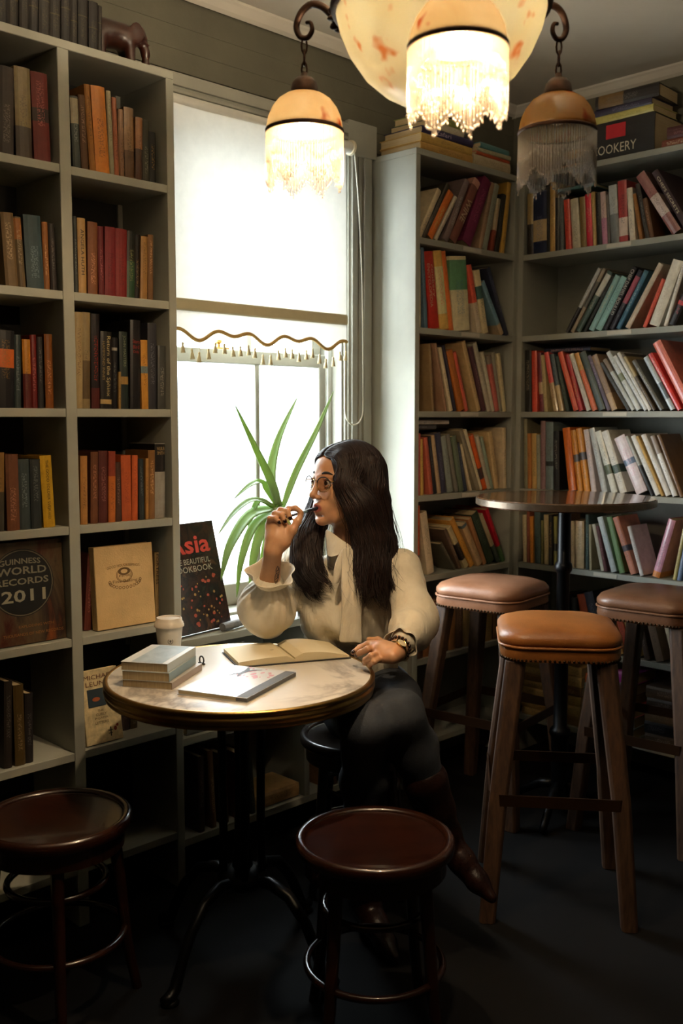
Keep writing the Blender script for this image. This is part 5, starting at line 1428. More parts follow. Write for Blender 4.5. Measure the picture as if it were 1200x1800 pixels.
leaf([(498, 900), (512, 950), (516, 1010), (521, 1055)], .013, (0, -.05, -.07, -.06), mat=m_leafy)
# small boxes and jar beside the pot
o = part('tin', MB().lathe([(.0005, 0), (.03, 0), (.03, .055), (.031, .057), (.0005, .057)], 24, Matrix.Translation((2.225, 2.415, .7357))), M_plain('grey_tin', '#8a8880', .35, metal=.6), smooth=True, sharp=40)
tag(o, 'small grey tin on the ledge behind the sleeve', 'tin')

# ------------------------------------------------------------------ carved elephant
m_carved = M_wood('carved_red_wood', '#220c06', '#40190b', .35, scale=10, coat=.3)
ec = onY(205, 75, 2.44)
E_ = Vol((-.10, -.05, -.002), (.11, .05, .15), .0028)
E_.ell((-.012, 0, .088), (.058, .036, .036), k=.01); E_.ell((-.04, 0, .084), (.036, .034, .038), k=.015); E_.ell((.03, 0, .085), (.035, .034, .036), k=.015)
for x, y in ((-.052, .018), (-.052, -.018), (.034, .018), (.034, -.018)):
    E_.cap((x, y, .07), (x + .004, y * 1.05, .006), .0165, .0125, k=.012)
E_.ell((.066, 0, .102), (.026, .024, .028), k=.014)
E_.chain([(.082, 0, .09), (.092, 0, .06), (.092, 0, .03), (.080, 0, .012), (.062, 0, .009)], [.015, .011, .0085, .007, .006], k=.012)
for s in (-1, 1): E_.ell((.052, s * .03, .095), (.022, .005, .03), k=.006); E_.cap((.078, s * .012, .085), (.098, s * .014, .078), .004, .002, k=.004)
E_.cap((-.072, 0, .09), (-.078, 0, .05), .004, .003, k=.006)
E_.cap((-.06, -.03, -.002), (-.06, .03, -.002), .0001, k=0)
E_.a = np.maximum(E_.a, -(E_.lo[2] + E_.h * np.arange(E_.n[2]) - .0005)[None, None, :].astype(np.float32))
eo = smooth_mod(link('carved_elephant', E_.mesh('carved_elephant', m_carved)), 3)
eo.location = (ec.x, 2.45, SZ[0]); eo.rotation_euler = (0, 0, -.12)
tag(eo, 'small carved reddish wooden elephant on top of the left bookcase', 'figurine')
# ------------------------------------------------------------------ the woman
def n3(v): return Vector(v).normalized()
m_hair = None
def M_skin():
    n = NT('warm_skin'); v = n.coord('Object')
    f = n.noise(v, 22, 4)
    lipf = n.n('Attribute', attribute_name='lip').outputs['Fac']; nailf = n.n('Attribute', attribute_name='nail').outputs['Fac']
    c = n.mix(lipf, n.ramp(f, [(.3, lin('#b98662')), (.7, lin('#c8966f'))]), lin('#a4564c'))
    n.set(n.b.inputs['Base Color'], n.mix(nailf, c, lin('#1c0d12')))
    n.set(n.b.inputs['Roughness'], n.math('SUBTRACT', .48, n.math('MULTIPLY', nailf, .3)))
    n.b.inputs['Subsurface Weight'].default_value = .12
    n.b.inputs['Subsurface Radius'].default_value = (.01, .004, .002)
    n.b.inputs['Subsurface Scale'].default_value = .5
    n.bump(n.noise(v, 350, 2), .06, .0005)
    return n.m
m_skin = M_skin()
m_tat = M_plain('tattoo_ink', '#5c4a42', .6, bump=0, var=.2)
def M_blouse():
    n = NT('cream_cotton_blouse'); v = n.coord('Object')
    f = n.noise(v, 18, 3)
    n.set(n.b.inputs['Base Color'], n.ramp(f, [(.3, lin('#cfc3ab')), (.7, lin('#dbd0ba'))]))
    n.b.inputs['Roughness'].default_value = .85
    n.b.inputs['Sheen Weight'].default_value = .15
    w = n.noise(n.coord('Object', (1, 1, .4)), 15, 3, .5, .6)
    fine = n.noise(v, 500, 2)
    n.bump(n.math('ADD', w, n.math('MULTIPLY', fine, .03)), .8, .018)
    return n.m
m_blouse = M_blouse()
m_jeans = M_plain('dark_grey_denim', '#2c3038', .8, var=.35, scale=7, bump=.5, bscale=300)
m_boot = M_plain('dark_red_snakeskin_boot', '#200e0a', .3, var=.5, scale=60, bump=.6, bscale=150)
m_gold = M_plain('gold_metal', '#b08a50', .2, metal=1.0, bump=0)

wm = thing('person', 'woman with long dark hair, glasses and cream bow blouse, holding a pen to her mouth', 'person', SEAT)
# ---- frames
HC = at(607, 847, 2.87)
HF = n3((-.990, .13, .02)); HL = Vector((0, 0, 1)).cross(HF).normalized(); HU = HF.cross(HL).normalized()
def hd(x, y, z): return HC + HF * x + HL * y + HU * z
HM = np.array([[HF.x, HL.x, HU.x], [HF.y, HL.y, HU.y], [HF.z, HL.z, HU.z]])
TF = n3((-.93, -.36, 0)); TL = Vector((0, 0, 1)).cross(TF)
NB = at(612, 972, 2.90)
def ts(f, l, z): return Vector((NB.x, NB.y, 0)) + TF * f + TL * l + Vector((0, 0, z))
TMX = np.array([[TF.x, TL.x, 0], [TF.y, TL.y, 0], [0, 0, 1]])
SHR = ts(.0, -.165, NB.z - .045); SHL = ts(.0, .165, NB.z - .040)
ELR = Vector((1.808, 2.138, .812)); WRR = at(480, 968, 2.69)
ELL = at(730, 1096, 2.74); WRL = onZ(694, 1148, .79)
PEL = Vector((2.10, 2.03, .55))

def skin_body():
    V = Vol((1.66, 1.62, .47), (2.26, 2.30, 1.34), .003)
    H = lambda x, y, z: np.array(hd(x, y, z))
    e = lambda c, r, k=.02, op='+': V.ell(H(*c), r, HM, k, op)
    c = lambda p, q, r0, r1, k=.012, op='+': V.cap(H(*p), H(*q), r0, r1, k, op)
    # head
    e((-.022, 0, .018), (.095, .074, .088)); e((.04, 0, .035), (.055, .062, .052), .03)
    e((.036, 0, -.035), (.054, .057, .078), .03); e((.05, 0, -.082), (.042, .043, .034), .03)
    e((.084, 0, -.108), (.014, .019, .014), .022)
    for s in (-1, 1):
        e((.058, s * .043, -.032), (.028, .020, .024), .025)          # cheekbone
        c((.01, s * .052, -.06), (.06, s * .034, -.098), .018, .014, .02)   # jaw line
        c((.090, s * .014, .020), (.074, s * .046, .018), .008, .007, .012)  # brow
        e((-.012, s * .074, -.012), (.020, .008, .030), .006)          # ear
    for s in (-1, 1):
        e((.101, s * .032, -.001), (.014, .019, .011), .012, '-')      # eye socket
    c((.094, 0, .012), (.112, 0, -.030), .0075, .0090, .014)
    e((.116, 0, -.0355), (.0108, .0098, .009), .008)
    for s in (-1, 1): e((.104, s * .0125, -.041), (.009, .0062, .0062), .006)
    for s in (-1, 1): e((.108, s * .0065, -.0475), (.004, .0032, .003), .003, '-')
    # mouth, a little open
    e((.085, 0, -.070), (.015, .030, .018), .018)
    c((.1045, .0, -.0635), (.096, .021, -.069), .0048, .0026, .004); c((.1045, .0, -.0635), (.096, -.021, -.069), .0048, .0026, .004)
    c((.1025, .0, -.081), (.096, .019, -.0735), .0062, .003, .004); c((.1025, .0, -.081), (.096, -.019, -.0735), .0062, .003, .004)
    c((.106, -.012, -.0715), (.106, .012, -.0715), .0042, .0042, .003, '-')
    e((.095, 0, -.094), (.010, .018, .004), .008, '-')
    # eyelids
    for s in (-1, 1):
        for zz, rr_, up in ((.0100, .0028, 1), (-.0092, .0020, -1)):
            pts = [H(.0862 + .0085 * math.sin(PI * t) - abs(t - .5) * .004, s * (.0185 + .027 * t), zz * math.sin(PI * (.12 + .76 * t)) * 1.0) for t in np.linspace(0, 1, 6)]
            V.chain(pts, [rr_] * 6, .003)
    # neck and trunk
    V.cap(H(-.022, 0, -.06), np.array(NB) + np.array((0, 0, .01)), .050, .049, .03)
    V.ell(np.array(ts(-.012, 0, NB.z - .055)), (.048, .13, .038), TMX, .04)
    V.ell(np.array(ts(.0, 0, NB.z - .18)), (.075, .115, .13), TMX, .04)
    V.ell(np.array((NB.x * .4 + PEL.x * .6, NB.y * .4 + PEL.y * .6, .68)), (.08, .115, .14), TMX, .05)
    # arms
    V.cap(SHR, ELR, .045, .036, .03); V.cap(ELR, WRR, .038, .0235, .02)
    V.cap(SHL, ELL, .045, .036, .03); V.cap(ELL, WRL, .037, .0235, .02)
    # right hand, palm to the camera, fingers folded round the pen
    P = lambda x, y, d: np.array(at(x, y, d))
    V.chain([np.array(WRR), P(486, 948, 2.695), P(489, 925, 2.70)], [.022, .026, .024], .014)
    V.chain([P(478, 958, 2.70), P(474, 925, 2.71)], [.017, .013], .014)
    V.chain([P(497, 955, 2.69), P(503, 930, 2.695)], [.018, .013], .014)
    fr = [([(492, 906, 2.715), (506, 895, 2.70), (519, 893, 2.69), (528, 899, 2.69)], (.0095, .0088, .0078, .0068)),
          ([(484, 908, 2.715), (493, 897, 2.695), (505, 899, 2.682), (510, 911, 2.680)], (.0098, .0090, .0080, .0068)),
          ([(477, 914, 2.715), (483, 903, 2.692), (495, 905, 2.676), (501, 917, 2.674)], (.0095, .0086, .0076, .0065)),
          ([(472, 922, 2.712), (474, 911, 2.690), (484, 911, 2.676), (491, 919, 2.674)], (.0085, .0075, .0068, .0058))]
    for pts, rad in fr: V.chain([P(*p) for p in pts], rad, .004)
    V.chain([P(502, 952, 2.69), P(514, 932, 2.685), P(523, 916, 2.688), P(529, 904, 2.694)], (.015, .0115, .0098, .0072), .008)
    # left hand on the notebook edge
    G = lambda x, y, z: np.array(onZ(x, y, z))
    V.chain([np.array(WRL), G(672, 1143, 0.795), G(656, 1138, 0.793)], [.022, .024, .020], .014)
    V.chain([G(690, 1155, 0.786), G(668, 1155, 0.782)], [.018, .015], .014)
    fl = [([(660, 1131, 0.796), (646, 1132, 0.803), (632, 1138, 0.794), (620, 1147, 0.784)], (.0095, .0085, .0075, .0062)),
          ([(660, 1139, 0.794), (646, 1141, 0.801), (633, 1147, 0.789), (626, 1152, 0.780)], (.0098, .0088, .0078, .0064)),
          ([(664, 1149, 0.788), (652, 1153, 0.794), (642, 1160, 0.778), (640, 1166, 0.763)], (.0095, .0085, .0075, .0062)),
          ([(668, 1158, 0.780), (658, 1163, 0.782), (650, 1168, 0.766), (650, 1172, 0.754)], (.0085, .0075, .0066, .0056))]
    for pts, rad in fl: V.chain([G(*p) for p in pts], rad, .004)
    V.chain([G(680, 1135, 0.788), G(664, 1126, 0.792), G(648, 1124, 0.790)], (.013, .010, .0072), .008)
    me = V.mesh('body', m_skin)
    co = np.empty(len(me.vertices) * 3); me.vertices.foreach_get('co', co); co = co.reshape(-1, 3)
    lx, ly, lz = ((co - np.array(HC)) @ HM).T
    ell = np.sqrt(((lz + .0722) / .0125) ** 2 + (ly / .0215) ** 2)
    lip = np.clip((1.08 - ell) / .22, 0, 1) * (lx > .085)
    nail = np.zeros(len(co)); cv = np.array(cam.location)
    for t in (P(510, 911, 2.680), P(501, 917, 2.674), P(491, 919, 2.674)):
        d = co - t; tow = (cv - t) / np.linalg.norm(cv - t)
        nail = np.maximum(nail, np.clip((.0088 - np.linalg.norm(d, axis=1)) / .0012, 0, 1) * np.clip((d @ tow - .0024) / .001, 0, 1))
    for t in (G(620, 1147, .784), G(626, 1152, .780), G(640, 1166, .763), G(650, 1172, .754)):
        d = co - t; out = np.array(n3((-.75, -.55, .45)))
        nail = np.maximum(nail, np.clip((.009 - np.linalg.norm(d, axis=1)) / .0012, 0, 1) * np.clip((d @ out - .0024) / .001, 0, 1))
    for nm_, ar in (('lip', lip), ('nail', nail)):
        at_ = me.attributes.new(nm_, 'FLOAT', 'POINT'); at_.data.foreach_set('value', ar.astype(np.float32))
    return me
body = smooth_mod(part('body', skin_body(), None, wm, world=True), 2, .4)

# tattoo patch on the forearm lies on the skin: thin inked outline
def on_arm(t, a, off=.0006):
    ax = (WRR - ELR).normalized(); p = ELR.lerp(WRR, t)
    tow = (Vector(cam.location) - p); tow = (tow - ax * tow.dot(ax)).normalized(); sd = ax.cross(tow)
    r = .038 + (.0235 - .038) * t + off
    return p + (tow * math.cos(a) + sd * math.sin(a)) * r
tt = MB()
lm = [(t_ + .14, a_) for t_, a_ in [(.50, .75), (.56, .95), (.64, 1.0), (.70, .9), (.72, .7), (.68, .55), (.63, .6), (.60, .5), (.54, .5), (.50, .6)]]
tt.tube([on_arm(t, a) for t, a in lm], .0012, 5, closed=True)
tt.tube([on_arm(t, a) for t, a in ((.80, .62), (.80, .8), (.83, .85))], .001, 5); tt.tube([on_arm(t, a) for t, a in ((.69, .6), (.71, .8), (.75, .85), (.76, .7))], .001, 5)
for i in range(5): tt.tube([on_arm(.66 + .035 * i, .62), on_arm(.67 + .035 * i, .88)], .0008, 4)
part('tattoo', tt, m_tat, wm, smooth=True, world=True)

# eyes, brows, lashes
def M_eye():
    n = NT('eye'); v = n.n('TexCoord').outputs['Object']
    return n
m_eyew = M_plain('eye_white', '#c8beb4', .15, var=.03, bump=0); m_iris = M_plain('brown_iris', '#2a160c', .1, var=.1, bump=0); m_lash = M_plain('brow_hair', '#1c100b', .7, bump=0)
gaze = n3((1, -.12, .04))
for s in (-1, 1):
    ec_ = hd(.0835, s * .0315, 0)
    eye = part('eye', MB().sphere(ec_, .0130, 20, 14), m_eyew, wm, smooth=True, world=True)
    gd = (HF * 1.0 + HL * (.02 if s < 0 else .05)).normalized()
    ir = MB(); q = Vector((0, 0, 1)).rotation_difference(gd).to_matrix().to_4x4()
    ir.lathe([(.0066, .0112), (.0062, .0121), (.003, .0133), (.0003, .0136)], 18, Matrix.Translation(ec_) @ q)
    part('iris', ir, m_iris, eye, smooth=True, world=True)
    bw = MB(); bp = [hd(.0955 - .0145 * t ** 2 - .004 * t, s * (.013 + .038 * t), .0235 + .006 * math.sin(PI * min(1, t * 1.05)) - .002 * t) for t in np.linspace(0, 1, 8)]
    bw.tube(bp, [.0026, .0036, .0040, .0040, .0036, .0030, .0022, .0008], 6)
    part('eyebrow', bw, m_lash, wm, smooth=True, world=True)
    ls = MB(); lp = [hd(.0895 + .0072 * math.sin(PI * t) - abs(t - .5) * .004, s * (.0185 + .029 * t), .0092 * math.sin(PI * (.12 + .76 * t)) + .0008) for t in np.linspace(0, 1, 8)]
    ls.tube(lp, [.0007, .0010, .0012, .0013, .0014, .0015, .0016, .0008], 5)
    part('eyelash', ls, m_lash, wm, smooth=True, world=True)
# glasses
gl = part('glasses', MB().tube([hd(.1075, .0095, .004), hd(.111, .004, .008), hd(.111, -.004, .008), hd(.1075, -.0095, .004)], .0011, 6), m_gold, wm, smooth=True, world=True)
for s in (-1, 1):
    def rp(w, r=1.0):
        y = s * (.034 + .0245 * math.cos(w) * r); z = -.004 + .0205 * math.sin(w) * r
        return hd(.108 - .010 * ((abs(y) - .0095) / .05) ** 1.5 if abs(y) > .0095 else .108, y, z)
    part('rim', MB().tube([rp(2 * PI * j / 32) for j in range(32)], .0011, 6, closed=True), m_gold, gl, smooth=True, world=True)
    part('brow_bar', MB().tube([rp(PI * (.08 + .84 * j / 14), 1.02) for j in range(15)], .0017, 6), m_lash, gl, smooth=True, world=True)
    lens = MB(); lens.add([rp(2 * PI * j / 32, .97) for j in range(32)], [tuple(range(32))])
    part('lens', lens, M_glass('lens_glass', (.97, .955, .945), .7), gl, world=True)
    part('temple', MB().tube([hd(.099, s * .0575, .004), hd(.09, s * .064, .006), hd(.05, s * .072, .004), hd(-.005, s * .078, .0)], .0012, 6), m_gold, gl, smooth=True, world=True)

# ---- blouse
def blouse_mesh():
    V = Vol((1.64, 1.66, .50), (2.34, 2.36, 1.09), .0042)
    T = lambda f, l, z: np.array(ts(f, l, z))
    V.ell(T(-.012, 0, NB.z - .055), (.074, .155, .050), TMX, .05)
    V.ell(T(.0, 0, NB.z - .17), (.098, .140, .15), TMX, .05)
    for s in (-1, 1): V.ell(T(.072, s * .062, NB.z - .185), (.048, .060, .062), TMX, .045)
    mid = np.array((NB.x * .45 + PEL.x * .55, NB.y * .45 + PEL.y * .55, .70))
    V.ell(mid, (.100, .132, .17), TMX, .06)
    V.ell(np.array((PEL.x, PEL.y, .575)), (.125, .150, .075), TMX, .05)
    # puffed shoulders and sleeves
    for sh in (SHR, SHL): V.ell(np.array(sh) + np.array((0, 0, .004)), (.062, .058, .058), TMX, .035)
    up = np.array(SHL); el = np.array(ELL); wr = np.array(WRL)
    V.chain([up, up * .6 + el * .4, el + np.array((.004, -.002, .012)), el * .72 + wr * .28 + np.array((0, 0, .004))], [.052, .056, .060, .056], .012)
    V.chain([el * .72 + wr * .28, el * .40 + wr * .60], [.056, .038], .02)
    up = np.array(SHR); el = np.array(ELR); wr = np.array(WRR)
    V.chain([up, up * .5 + el * .5, el + np.array((.02, .0, .02))], [.058, .060, .060], .03)
    b = el * .72 + wr * .28
    V.ell(b + np.array((-.004, -.004, -.014)), (.080, .074, .086), None, .03)
    V.chain([b, el * .45 + wr * .55], [.066, .036], .03)
    # cut the neck opening
    V.cap(np.array(NB) + np.array((0, 0, .035)), np.array(hd(-.022, 0, -.06)), .051, .055, .008, '-')
    # folds
    n = V.n
    X = (V.lo[0] + V.h * np.arange(n[0]))[:, None, None]; Y = (V.lo[1] + V.h * np.arange(n[1]))[None, :, None]; Z = (V.lo[2] + V.h * np.arange(n[2]))[None, None, :]
    w = (np.sin(46 * (X * .6 + Y * .8) + 5 * np.sin(13 * Z + 3 * X)) * .5 + np.sin(33 * (X * .7 - Y * .5) + 26 * Z + 4 * np.sin(17 * Y)) * .5)
    sl = np.exp(-((Z - .80) / .09) ** 2)
    V.a += (w * (.0034 + .0024 * sl)).astype(np.float32)
    # gathers below the right cuff
    ax = (wr - el) / np.linalg.norm(wr - el); rel = [X - el[0], Y - el[1], Z - el[2]]
    h_ = rel[0] * ax[0] + rel[1] * ax[1] + rel[2] * ax[2]
    s1 = np.cross(ax, (0, 0, 1)); s1 /= np.linalg.norm(s1); s2 = np.cross(ax, s1)
    a_ = np.arctan2(rel[0] * s2[0] + rel[1] * s2[1] + rel[2] * s2[2], rel[0] * s1[0] + rel[1] * s1[1] + rel[2] * s1[2])
    rad2 = (rel[0] ** 2 + rel[1] ** 2 + rel[2] ** 2) - h_ ** 2
    V.a += (np.exp(-((h_ - .11) / .045) ** 2) * np.exp(-rad2 / .008) * .0040 * np.sin(a_ * 17 + 2 * np.sin(h_ * 30))).astype(np.float32)
    return V.mesh('blouse', m_blouse)
bl_o = smooth_mod(part('blouse', blouse_mesh(), None, wm, world=True), 3, .5)
def ruffle(name, c, axis, r0, r1, hgt, waves, amp, mat, parent, flip=1, seg=96, ref=None):
    """flared gathered cuff around an axis"""
    axis = Vector(axis).normalized(); u = (ref or axis.orthogonal()).normalized(); u = (u - axis * u.dot(axis)).normalized(); v = axis.cross(u)
    mb = MB(); vs = []; fs = []; rows = 7
    for j in range(rows):
        t = j / (rows - 1)
        for i in range(seg):
            a = 2 * PI * i / seg
            wv = math.sin(a * waves + .8 * math.sin(a * 3)) * amp * t
            r = r0 + (r1 - r0) * t ** .8 + wv
            z = hgt * t + amp * .6 * t * math.cos(a * waves * .5 + 1)
            vs.append(Vector(c) + (u * math.cos(a) + v * math.sin(a)) * r + axis * z)
    for j in range(rows - 1):
        for i in range(seg):
            i2 = (i + 1) % seg; fs.append((j * seg + i, j * seg + i2, (j + 1) * seg + i2, (j + 1) * seg + i))
    o = part(name, mb.add(vs, fs), mat, parent, smooth=True, world=True)
    m = o.modifiers.new('thickness', 'SOLIDIFY'); m.thickness = .0016
    return o
axr = (WRR - ELR).normalized()
cR = ELR.lerp(WRR, .52)
part('cuff', MB().tube([cR + axr * -.006, cR + axr * .010], [.0365, .0355], 28), m_blouse, bl_o, smooth=True, world=True)
ruffle('cuff_frill', cR + axr * .008, axr, .035, .066, .042, 5, .008, m_blouse, bl_o)
axl = (WRL - ELL).normalized(); cL = ELL.lerp(WRL, .60)
ruffle('cuff_frill', cL, axl, .036, .044, .026, 6, .004, m_blouse, bl_o)
# collar: two pointed flaps, and the bow with its long tails
def sheet(name, grid, mat, parent, th=.0022):
    vs = [p for r in grid for p in r]; m = len(grid[0]); fs = []
    for i in range(len(grid) - 1):
        for j in range(m - 1): fs.append((i * m + j, i * m + j + 1, (i + 1) * m + j + 1, (i + 1) * m + j))
    o = part(name, MB().add(vs, fs), mat, parent, smooth=True, world=True)
    q = o.modifiers.new('thickness', 'SOLIDIFY'); q.thickness = th; q.offset = 0
    q2 = o.modifiers.new('soft', 'SUBSURF'); q2.levels = 1; q2.render_levels = 1
    return o
def pp(x, y, d): return at(x, y, d)
# collar stand round the neck
st = []
for j, (rr_, dz) in enumerate(((.060, -.012), (.056, .012), (.0555, .026))):
    st.append([Vector((NB.x, NB.y, NB.z)) + TF * (.012 + math.cos(a) * rr_ * .98) + TL * math.sin(a) * rr_ + Vector((0, 0, dz - .020 * math.cos(a) - .004)) for a in np.linspace(.1, 2 * PI - .1, 30)])
sheet('collar_stand', st, m_blouse, bl_o)
sheet('collar', [[pp(570, 925, 2.845), pp(586, 938, 2.815), pp(606, 952, 2.792), pp(622, 962, 2.785)], [pp(571, 942, 2.838), pp(586, 953, 2.803), pp(602, 962, 2.785), pp(617, 968, 2.778)], [pp(573, 960, 2.83), pp(586, 967, 2.798), pp(597, 971, 2.782), pp(606, 972, 2.776)], [pp(574, 978, 2.822), pp(577, 979, 2.808), pp(580, 980, 2.80), pp(584, 979, 2.79)]], m_blouse, bl_o)
sheet('collar', [[pp(622, 960, 2.783), pp(634, 952, 2.786), pp(650, 940, 2.80)], [pp(626, 968, 2.778), pp(640, 963, 2.780), pp(656, 952, 2.795)], [pp(632, 980, 2.776), pp(646, 982, 2.780), pp(660, 970, 2.79)]], m_blouse, bl_o)
tail = []
for i in range(16):
    t = i / 15; y = 962 + (1130 - 962) * t
    cx = 611 + 8 * t + 4 * math.sin(t * 4); w_ = 9 + 11 * min(1, t * 2.2) + 2 * math.sin(t * 7)
    d = 2.765 - .012 * math.sin(t * PI) - .012 * t
    tail.append([pp(cx - w_, y, d + .004), pp(cx - w_ * .5, y, d - .003 + .003 * math.sin(t * 9)), pp(cx, y, d + .001), pp(cx + w_ * .5, y, d - .004), pp(cx + w_, y + 3, d + .004)])
sheet('bow_tail', tail, m_blouse, bl_o)
loopg = []
for i in range(12):
    t = i / 11; y = 966 + (1026 - 966) * t
    cx = 606 - 16 * t; w_ = 4 + 7 * math.sin(PI * min(1, t * .9 + .1))
    d = 2.772 - .004 * math.sin(t * PI)
    loopg.append([pp(cx - w_, y, d + .003), pp(cx - w_ * .3, y, d - .004), pp(cx + w_ * .4, y, d - .002), pp(cx + w_, y, d + .003)])
sheet('bow_loop', loopg, m_blouse, bl_o)
part('bow_knot', MB().sphere(pp(614, 969, 2.776), .008, 14, 10, (1, 1, 1.3)), m_blouse, bl_o, smooth=True, world=True)

# ---- jeans and boots
KN1 = at(704, 1256, 2.48); AN1 = at(780, 1462, 2.60)      # crossed leg (her left)
KN2 = at(640, 1278, 2.44); AN2 = onZ(640, 1575, .10)      # leg on the floor (her right)
def jeans_mesh():
    V = Vol((1.58, 1.50, .10), (2.34, 2.30, .80), .0055)
    V.ell(np.array((PEL.x, PEL.y, .562)), (.125, .150, .092), TMX, .05)
    h1 = np.array(ts(.0, .08, 0)) * np.array((1, 1, 0)); h1[2] = .555
    h1 = np.array((PEL.x, PEL.y, .578)) + np.array(TL) * .075; h2 = np.array((PEL.x, PEL.y, .560)) - np.array(TL) * .075
    k1, k2 = np.array(KN1), np.array(KN2); a1, a2 = np.array(AN1), np.array(AN2)
    V.chain([h1, h1 * .45 + k1 * .55 + np.array((0, 0, .01)), k1], [.086, .068, .053], .035)
    V.chain([h2, h2 * .45 + k2 * .55, k2], [.088, .074, .058], .04)
    V.chain([k1, k1 * .70 + a1 * .30 + np.array((.012, .012, 0)), k1 * .38 + a1 * .62], [.058, .059, .047], .03)
    V.chain([k2, k2 * .68 + a2 * .32 + np.array((.014, .014, 0)), k2 * .2 + a2 * .8], [.057, .057, .044], .03)
    n = V.n
    X = (V.lo[0] + V.h * np.arange(n[0]))[:, None, None]; Y = (V.lo[1] + V.h * np.arange(n[1]))[None, :, None]; Z = (V.lo[2] + V.h * np.arange(n[2]))[None, None, :]
    V.a += (.0018 * np.sin(60 * Z + 20 * X + 3 * np.sin(20 * Y))).astype(np.float32)
    return V.mesh('jeans', m_jeans)
smooth_mod(part('jeans', jeans_mesh(), None, wm, world=True), 3)
def boot_mesh(kn, an, toe_dir, up_hint, floor=None):
    lo = np.minimum(np.array(kn), np.array(an)) - .28; hi = np.maximum(np.array(kn), np.array(an)) + .28
    lo[2] = max(lo[2], -.006)
    V = Vol(lo, hi, .0055)
    kn, an = Vector(kn), Vector(an); leg = (an - kn).normalized(); td = Vector(toe_dir).normalized()
    sole = (leg - td * leg.dot(td)).normalized()          # pointing to the sole
    top = kn.lerp(an, .56)
    V.chain([top, kn.lerp(an, .8), an], [.060, .048, .040], .02)
    heel = an + sole * .055 - td * .035
    V.chain([an, heel + td * .01], [.040, .030], .02)
    V.chain([an + sole * .02, an + sole * .050 + td * .07, an + sole * .068 + td * .13, an + sole * .072 + td * .185], [.040, .033, .027, .013], .02)
    V.cap(heel, heel + sole * .035, .024, .020, .006)
    V.chain([heel + sole * .012, an + sole * .080 + td * .09, an + sole * .080 + td * .18], [.022, .022, .010], .012)
    return V.mesh('boot', m_boot)
tdir1 = (at(884, 1572, 2.46) - AN1)
smooth_mod(part('boot', boot_mesh(KN1, AN1, tdir1, None), None, wm, world=True), 3)
smooth_mod(part('boot', boot_mesh(KN2, AN2, (-.4, -.9, -.05), None), None, wm, world=True), 3)

# ---- wrist watch and beads
wt = part('watch', MB().tube([WRL.lerp(ELL, .05) + (axl.orthogonal() * math.cos(w) + axl.cross(axl.orthogonal()) * math.sin(w)).normalized() * .0262 for w in [2 * PI * j / 28 for j in range(28)]], .0035, 6, closed=True), m_gold, wm, smooth=True, world=True)
wc_ = WRL.lerp(ELL, .05); nw = (Vector(cam.location) - wc_); nw = (nw - axl * nw.dot(axl)).normalized()
qm = Matrix.Translation(wc_ + nw * .026) @ Vector((0, 0, 1)).rotation_difference(nw).to_matrix().to_4x4()
part('watch_case', MB().lathe([(.0005, -.002), (.014, -.002), (.0155, .0), (.0155, .004), (.0135, .0055), (.0125, .0045), (.0005, .0045)], 28, qm), m_gold, wt, smooth=True, sharp=40, world=True)
part('watch_dial', MB().lathe([(.0005, .0048), (.0125, .0048), (.0125, .0046)], 24, qm), M_plain('cream_dial', '#c8b898', .4), wt, world=True)
bd = MB()
wb_ = WRL.lerp(ELL, .17)
for j in range(20):
    w = 2 * PI * j / 20
    bd.sphere(wb_ + (axl.orthogonal() * math.cos(w) + axl.cross(axl.orthogonal()) * math.sin(w)).normalized() * .030, .0046, 8, 6)
o = part('bead_bracelet', bd, M_plain('dark_beads', '#2a1810', .25, bump=0), wm, smooth=True, world=True); o['kind'] = 'stuff'

# ---- hair
def M_hairmat():
    n = NT('dark_brown_hair'); v = n.coord('Object')
    f = n.noise(n.coord('Object', (60, 60, 4)), 3, 3)
    n.set(n.b.inputs['Base Color'], n.ramp(f, [(.3, lin('#120a08')), (.7, lin('#2a1812'))]))
    n.b.inputs['Roughness'].default_value = .5
    n.b.inputs['Specular IOR Level'].default_value = .3
    return n.m
m_hair = M_hairmat()
LC = [hd(.056, .056, .068), hd(.056, .077, -.005), at(632, 890, 2.775), at(650, 945, 2.785), at(654, 1000, 2.765), at(652, 1045, 2.755), at(655, 1085, 2.75)]
LR = [.02, .032, .046, .050, .048, .042, .034]
RC = [hd(.03, -.066, .055), hd(.015, -.088, -.01), at(558, 905, 2.93), at(540, 950, 2.885), at(542, 1000, 2.845), at(556, 1035, 2.82), at(572, 1058, 2.80)]
RR = [.02, .028, .036, .044, .044, .038, .030]
LB = [hd(-.03, .078, .060), hd(-.035, .092, -.01), at(664, 900, 2.83), at(672, 955, 2.83), at(678, 1005, 2.81), at(682, 1045, 2.78), at(690, 1075, 2.765)]
LBR = [.025, .030, .036, .040, .036, .030, .024]
BCN = [hd(-.09, 0, .03), hd(-.10, .0, -.06), ts(-.10, .02, NB.z - .02), ts(-.115, .02, NB.z - .13), ts(-.12, .02, NB.z - .22)]
BR = [.05, .06, .06, .05, .02]
HV = Vol((1.74, 1.78, .72), (2.30, 2.34, 1.36), .0042)
def hair_base():
    V = HV
    H = lambda x, y, z: np.array(hd(x, y, z))
    V.ell(H(-.026, 0, .022), (.103, .086, .096), HM, .02)
    V.ell(H(.028, 0, .050), (.062, .068, .052), HM, .02)
    # open the face
    V.ell(H(.110, -.004, -.035), (.062, .058, .105), HM, .012, '-')
    V.ell(H(.095, 0, .035), (.038, .045, .048), HM, .012, '-')
    for C_, R_ in ((LC, LR), (RC, RR), (LB, LBR), (BCN, BR)):
        V.chain([np.array(p) for p in C_[:-1]], [r * f for r, f in zip(R_[:-1], (.86, .86, .86, .84, .7, .28))], .025)
    return V.mesh('hair', m_hair)
hair = smooth_mod(part('hair', hair_base(), None, wm, world=True), 3)
random.seed(21)
lk = MB()
